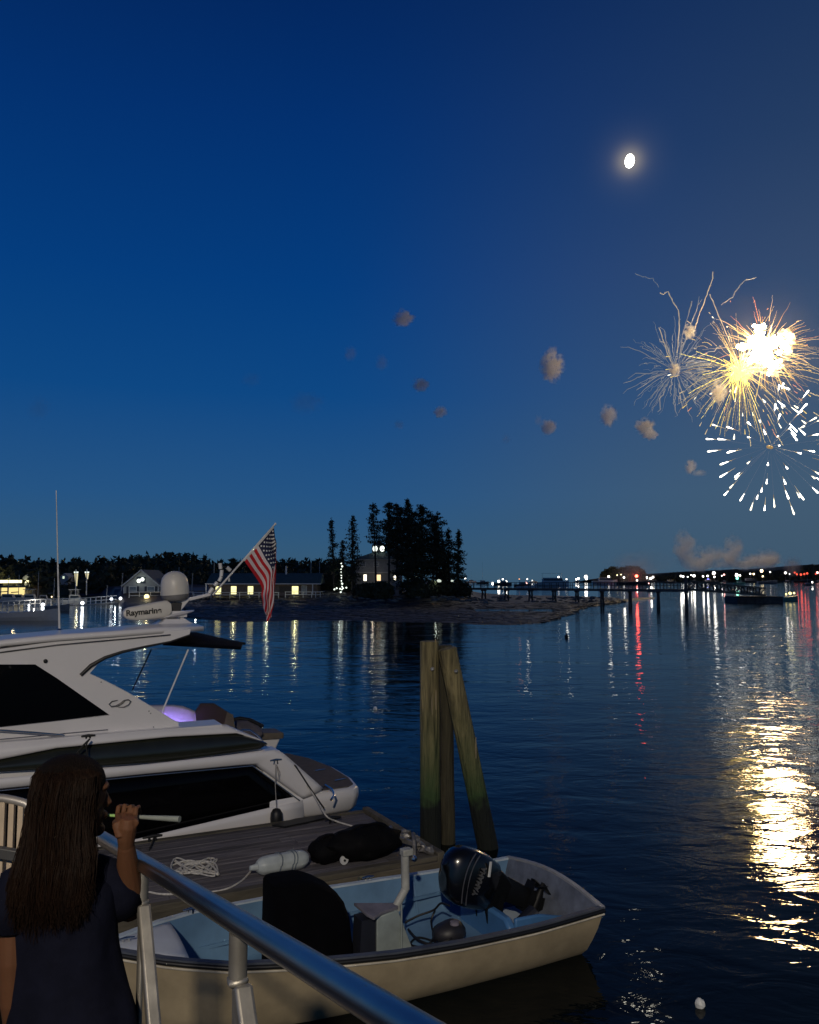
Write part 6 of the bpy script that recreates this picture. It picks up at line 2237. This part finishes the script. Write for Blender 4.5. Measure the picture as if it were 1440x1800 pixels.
for s_ in (-.03, W_ + .03):
    G().bar(L0 + side * s_ + Vector((0, 0, -.06)), L1 + side * s_ + Vector((0, 0, -.06)), .05, .14).make('side_beam', alu, gw, bevel=.006)

# baluster gate at the far left
bg_ = thing('baluster_rail', 'pale railing with close upright balusters and curved end at the left edge', 'railing', at(-20, 1560, 3.25))
bm_ = M('baluster_paint', (.45, .36, .26), .5, var=.15, scale=6)
D_ = 3.25
pts = [at(x, y, D_) for x, y in ((-120, 1392), (-30, 1400), (10, 1404), (30, 1408), (44, 1412), (49, 1416))]
G().tube(pts, .016, 12).make('top_rail', M('grey_rail', (.30, .28, .26), .45, .4), bg_, smooth=True)
zb_ = at(0, 1640, D_).z
for px in (-42, -26, -10, 6, 22, 38):
    p = at(px, 1408 + max(0, px - 10) * .2, D_)
    G().bar(p, Vector((p.x, p.y, zb_)), .021, .021, (1, 0, 0)).make('baluster', bm_, bg_, bevel=.003)
p, q = at(-60, 1488, D_ - .04), at(52, 1507, D_ - .04)
G().bar(p, q, .03, .04).make('middle_rail', M('dark_rail', (.05, .05, .05), .5), bg_, bevel=.004)
p, q = at(-120, 1640, D_), at(52, 1640, D_)
G().bar(p, q, .03, .04).make('bottom_rail', M('dark_rail', (.05, .05, .05)), bg_)

# ------------------------------------------------------------------ girl
GDd = 2.12
gl_ = thing('person', 'girl with long brown hair in dark t-shirt holding a thin tube to her mouth', 'person', at(120, 2130, 2.2))


def gq(px, py, dd=GDd):
    return at(px, py, dd)


skin = M('skin', (.098, .043, .021), .65, spec=.2, var=.06, scale=10, sss=.1)
hairm = M('brown_hair', (.0042, .0021, .0011), .8, spec=.12, var=.4, scale=18, bump=.006, bscale=60, stretch=(6, 6, .5))
shirt = M('navy_tshirt', (.0042, .005, .012), .9, spec=.1, var=.2, scale=12, bump=.004, bscale=20)
shortm = M('navy_shorts', (.008, .010, .030), .8, var=.2, scale=10)


def ell(c, rx, ry, rz, n=18, m=12, R=None):
    rings = []
    for i in range(m + 1):
        t = PI * (i + .02) / (m + .04)
        rings.append([c + (R or Matrix.Identity(3)) @ Vector((math.sin(t) * math.cos(2 * PI * k / n) * rx, math.sin(t) * math.sin(2 * PI * k / n) * ry, math.cos(t) * rz)) for k in range(n)])
    return rings


body = G()
hc = gq(125, 1402, 2.14)                 # centre of the head
# head turned right and slightly away: face direction
fd = Vector((.88, .46, -.06)).normalized()
rt_ = fd.cross(Vector((0, 0, 1))).normalized()
up_ = rt_.cross(fd)
RH = Matrix((fd, -rt_, up_)).transposed()
body.loft(ell(hc + Vector((0, 0, .012)), .086, .070, .090, R=RH))
body.loft(ell(hc + fd * .022 - up_ * .045, .062, .052, .062, R=RH))           # jaw
body.tube([hc + fd * .080 + up_ * .006, hc + fd * .089 - up_ * .018, hc + fd * .084 - up_ * .026], [.008, .013, .009], 10)   # nose
body.loft(ell(hc + fd * .078 - up_ * .047, .016, .022, .012, R=RH))           # lips
body.loft(ell(hc + fd * .068 - up_ * .082, .022, .024, .018, R=RH))           # chin
body.loft(ell(hc + fd * .072 + up_ * .028, .018, .040, .012, R=RH))           # brow
body.loft(ell(hc + rt_ * .068 - fd * .005 - up_ * .012, .020, .010, .030, R=RH))  # ear on the side of the viewer
nk = gq(112, 1500, 2.13)
body.tube([hc - up_ * .06 - fd * .012, nk], [.040, .042], 14)
chest = gq(112, 1560, 2.12)
shl, shr_ = gq(35, 1545, 2.10), gq(190, 1540, 2.16)
hipc = gq(120, 1790, 2.14)
body.tube([nk, gq(112, 1525, 2.13), chest, gq(116, 1660, 2.12), hipc, hipc - Vector((0, 0, .12))], [.042, .075, .105, .095, .11, .09], 18)
body.tube([gq(60, 1538, 2.11), shl], [.045, .042], 12)
body.tube([gq(160, 1535, 2.14), shr_], [.045, .040], 12)
# left arm hanging
le = gq(22, 1690, 2.06)
lh = gq(28, 1840, 2.10)
body.tube([shl, gq(24, 1610, 2.07), le, gq(22, 1760, 2.07), lh], [.040, .036, .030, .028, .021], 14)
body.loft(ell(lh - Vector((0, 0, .05)), .018, .034, .045))
for k in range(5):
    o = lh + Vector((0, -.03 + .014 * k, -.08))
    body.tube([o, o + Vector((.01, 0, -.03)), o + Vector((.02, 0, -.055))], [.0085, .008, .0065], 8)
# right arm raised: elbow below, forearm up to the mouth
el = gq(226, 1606, 2.20)
wr = gq(222, 1487, 2.12)
hd = gq(225, 1452, 2.11)
body.tube([shr_, gq(212, 1575, 2.19), el], [.038, .034, .030], 14)
body.tube([el, gq(230, 1560, 2.17), gq(224, 1515, 2.14), wr], [.030, .031, .026, .0205], 14)
body.tube([wr, gq(222, 1472, 2.115), hd, gq(226, 1438, 2.108)], [.0195, .0225, .0235, .017], 12)
# fingers curled round the tube (tube runs towards +x)
tubeA, tubeB = gq(168, 1432, 2.20), gq(316, 1440, 2.13)
tax = (tubeB - tubeA).normalized()


def tp_(px):
    s_ = (px - 168) / (316 - 168)
    return tubeA.lerp(tubeB, s_)


for k, (px, ln_) in enumerate(((211, .95), (221.5, 1.12), (232, 1.05), (242, .85))):
    c = tp_(px)
    kn = c + Vector((.002, -.018, .020 * ln_))
    pts = [hd.lerp(gq(px, 1446, 2.10), .75), kn + Vector((0, -.002, -.012)), c + Vector((0, -.008, .026 * ln_)), c + Vector((0, .012, .022)), c + Vector((0, .019, .004)), c + Vector((0, .012, -.010))]
    body.tube(pts, [.0095, .0072, .0064, .0062, .0060, .005], 10)
th = tp_(208)
body.tube([gq(212, 1470, 2.10), gq(206, 1452, 2.10), th + Vector((0, -.012, -.014)), th + Vector((.008, -.014, .004))], [.013, .0115, .0098, .0075], 10)
# legs
for sgn in (-1, 1):
    hp_ = hipc + Vector((sgn * .055, 0, -.08))
    foot_z = (L0 + dirr * ((2.2 - L0.y) / dirr.y)).z
    kn = Vector((hp_.x + sgn * .01, hp_.y + .01, (hp_.z + foot_z) / 2 + .02))
    an_ = Vector((hp_.x + sgn * .02, hp_.y - .01, foot_z + .07))
    body.tube([hp_, hp_.lerp(kn, .5), kn, kn.lerp(an_, .35), an_, an_ - Vector((0, 0, .03))], [.075, .065, .048, .047, .030, .032], 14)
    body.tube([an_ - Vector((0, .03, .04)), an_ + Vector((.03, .06, -.045)), an_ + Vector((.05, .13, -.052))], [.030, .030, .022], 12)
bo = body.make('body', skin, gl_)
md = bo.modifiers.new('r', 'REMESH')
md.mode = 'VOXEL'
md.voxel_size = .0026
md.use_smooth_shade = True
md = bo.modifiers.new('s', 'SMOOTH')
md.factor = .5
md.iterations = 2
bp_ = sub(gl_, bo)
for s_ in (-1, 1):
    G().blob(hc + fd * .061 + rt_ * (.028 * s_) + up_ * .008, .0105, 12, 8, 0).make('eye', M('eye_white', (.6, .6, .58), .2), gl_, smooth=True)
    G().blob(hc + fd * .0695 + rt_ * (.028 * s_) + up_ * .008, .0045, 10, 6, 0).make('iris', M('iris_brown', (.03, .015, .008), .1), gl_, smooth=True)
# t-shirt
rings = []
for px, py, dd, rx, ry in ((112, 1520, 2.135, .062, .055), (112, 1532, 2.13, .105, .078), (113, 1550, 2.125, .128, .098), (113, 1590, 2.12, .132, .106), (114, 1640, 2.12, .126, .102), (117, 1690, 2.12, .130, .104), (122, 1740, 2.12, .146, .112), (128, 1790, 2.12, .160, .122), (130, 1860, 2.12, .168, .13)):
    c = gq(px, py, dd)
    rings.append([c + Vector((rx * math.cos(2 * PI * k / 40), ry * math.sin(2 * PI * k / 40), 0)) * (1 + (.032 if py > 1600 else .010) * math.sin(k * 1.25 + py * .012) + .020 * math.sin(k * .6 + py * .03) + .018 * math.sin(k * 2.1 - py * .045)) for k in range(40)])
G().loft(rings).make('t_shirt', shirt, gl_, smooth=True, sub=1)
for pts, rr in (([gq(160, 1536, 2.14), gq(188, 1545, 2.155), gq(210, 1572, 2.165), gq(219, 1592, 2.18)], [.050, .053, .052, .056]), ([gq(62, 1540, 2.11), gq(36, 1552, 2.095), gq(24, 1600, 2.07), gq(22, 1634, 2.065)], [.050, .053, .050, .051])):
    G().tube(pts, rr, 20, False).make('sleeve', shirt, gl_, smooth=True, solid=.003)
rings = []
for z, rx, ry in ((0, .150, .118), (-.14, .165, .13), (-.24, .17, .135)):
    c = gq(130, 1830, 2.12) + Vector((0, 0, z))
    rings.append([c + Vector((rx * math.cos(2 * PI * k / 30), ry * math.sin(2 * PI * k / 30), 0)) for k in range(30)])
G().loft(rings).make('shorts', shortm, gl_, smooth=True)
# hair: cap and long fall down the back
hg = G()
hg.loft(ell(hc + up_ * .036 - fd * .008, .089, .079, .073, 36, 16, RH), False)
hg.loft(ell(hc - fd * .030 + up_ * .004, .064, .080, .092, 36, 16, RH), False)
hair_r = []
tab = [  # px centre, py, dist, rx, ry
    (117, 1336, 2.135, .022, .02), (117, 1340, 2.13, .048, .042), (118, 1349, 2.13, .063, .056), (116, 1362, 2.115, .074, .066), (112, 1392, 2.10, .076, .070), (107, 1425, 2.09, .075, .066), (103, 1460, 2.075, .077, .060), (100, 1500, 2.06, .088, .058),
    (94, 1532, 2.045, .092, .054), (89, 1560, 2.04, .094, .050), (85, 1584, 2.035, .088, .042), (82, 1600, 2.035, .072, .032), (78, 1616, 2.04, .046, .02)]
for px, py, dd, rx, ry in tab:
    c = gq(px, py, dd)
    ring = []
    for k in range(72):
        a = 2 * PI * k / 72
        rr = 1 + .035 * math.sin(k * 1.9 + py * .012) + .025 * math.sin(k * 3.7 - py * .02) + .03 * noise.noise(Vector((k * .4, py * .03, 0)))
        jag = random.uniform(-.012, .012) if py > 1580 else 0
        ring.append(c + Vector((rx * math.cos(a) * rr, ry * math.sin(a) * rr, jag)))
    hair_r.append(ring)
hg.loft(hair_r)
ho = hg.make('hair', hairm, gl_, smooth=True)
# separate locks lying over the mass and round the cheek
random.seed(9)
sg_ = G()
for i in range(3300):
    u_ = random.random() * 2 * PI
    if i < 3000 and math.sin(u_) > .75:
        continue
    k0 = 0 if i % 2 else random.uniform(0, 4.5)
    pts = [hc + up_ * .100 - fd * .02 + Vector((random.gauss(0, .012), random.gauss(0, .012), 0))] if k0 == 0 else []
    drift = random.gauss(0, .30)
    lft = random.uniform(.995, 1.045) if i % 40 else random.uniform(1.06, 1.16)
    nend = random.choice([8, 9, 9, 10, 10, 11, 11, 12])
    for k in range(int(k0), nend + 1):
        px, py, dd, rx, ry = tab[k]
        a = u_ + drift * (k / 12) ** 1.3
        c = gq(px, py, dd)
        pts.append(c + Vector((rx * math.cos(a) * lft, ry * math.sin(a) * lft, 0)) + Vector((random.gauss(0, .0022), random.gauss(0, .0022), 0)))
    pts.append(pts[-1] + Vector((random.gauss(0, .006), 0, -random.uniform(.01, .05))))
    P = []
    for a, b in zip(pts, pts[1:]):
        P += [a, a.lerp(b, .5)]
    P.append(pts[-1])
    w0 = random.choice([random.uniform(.0004, .0009), random.uniform(.0006, .0013)])
    sg_.tube(P, [w0 * (.5 + .5 * math.sin(PI * (j + .5) / len(P))) for j in range(len(P))], 4, False)
sg_.make('hair_locks', M('brown_hair_locks', (.0088, .0038, .0016), .7, spec=.12, var=.35, scale=20, stretch=(5, 5, .5)), gl_, smooth=True)['kind'] = 'stuff'
sg_ = G()
for i in range(46):       # locks falling before the shoulder on the right
    x0 = random.uniform(143, 156)
    d0 = random.uniform(2.09, 2.13)
    pts = [gq(x0 - 6, 1400, d0), gq(x0 - 2, 1440, d0 - .01), gq(x0 + random.uniform(-3, 3), 1480, d0 - .01), gq(x0 + random.uniform(-8, 6), 1520, d0 - .015), gq(x0 + random.uniform(-14, 6), random.uniform(1535, 1575), d0 - .02)]
    sg_.tube(pts, [.0025, .0032, .003, .0024, .0008], 5, False)
sg_.make('side_locks', MATS['brown_hair_locks'], gl_, smooth=True)['kind'] = 'stuff'
# the tube at her mouth
st_ = thing('toy_tube', 'thin pale green tube held to the mouth widening into a white end', 'toy', tp_(225))
G().tube([tubeA, tp_(240)], [.0032, .0042], 12).make('green_stem', M('toy_green', (.28, .48, .16), .4), st_, smooth=True)
G().tube([tp_(240), tp_(246), tp_(300), tubeB], [.0042, .0048, .0070, .0076], 16).make('white_horn', M('toy_white', (.19, .21, .19), .45), st_, smooth=True)

# the lamp post whose light falls on the docks (behind the viewer)
lp_ = thing('wharf_lamp_post', 'tall wharf lamp post with floodlight behind the viewer', 'lamp post', (LAMP.x, LAMP.y - .6, 0))
G().tube([(LAMP.x, LAMP.y - .6, -.5), (LAMP.x, LAMP.y - .6, LAMP.z + .4)], .09, 10).make('pole', M('pale_pole', (.4, .4, .4)), lp_)
G().box(LAMP.x - .3, LAMP.x + .3, LAMP.y - .62, LAMP.y - .34, LAMP.z - .25, LAMP.z + .25).make('lamp_head', M('pale_pole', (.4, .4, .4)), lp_)
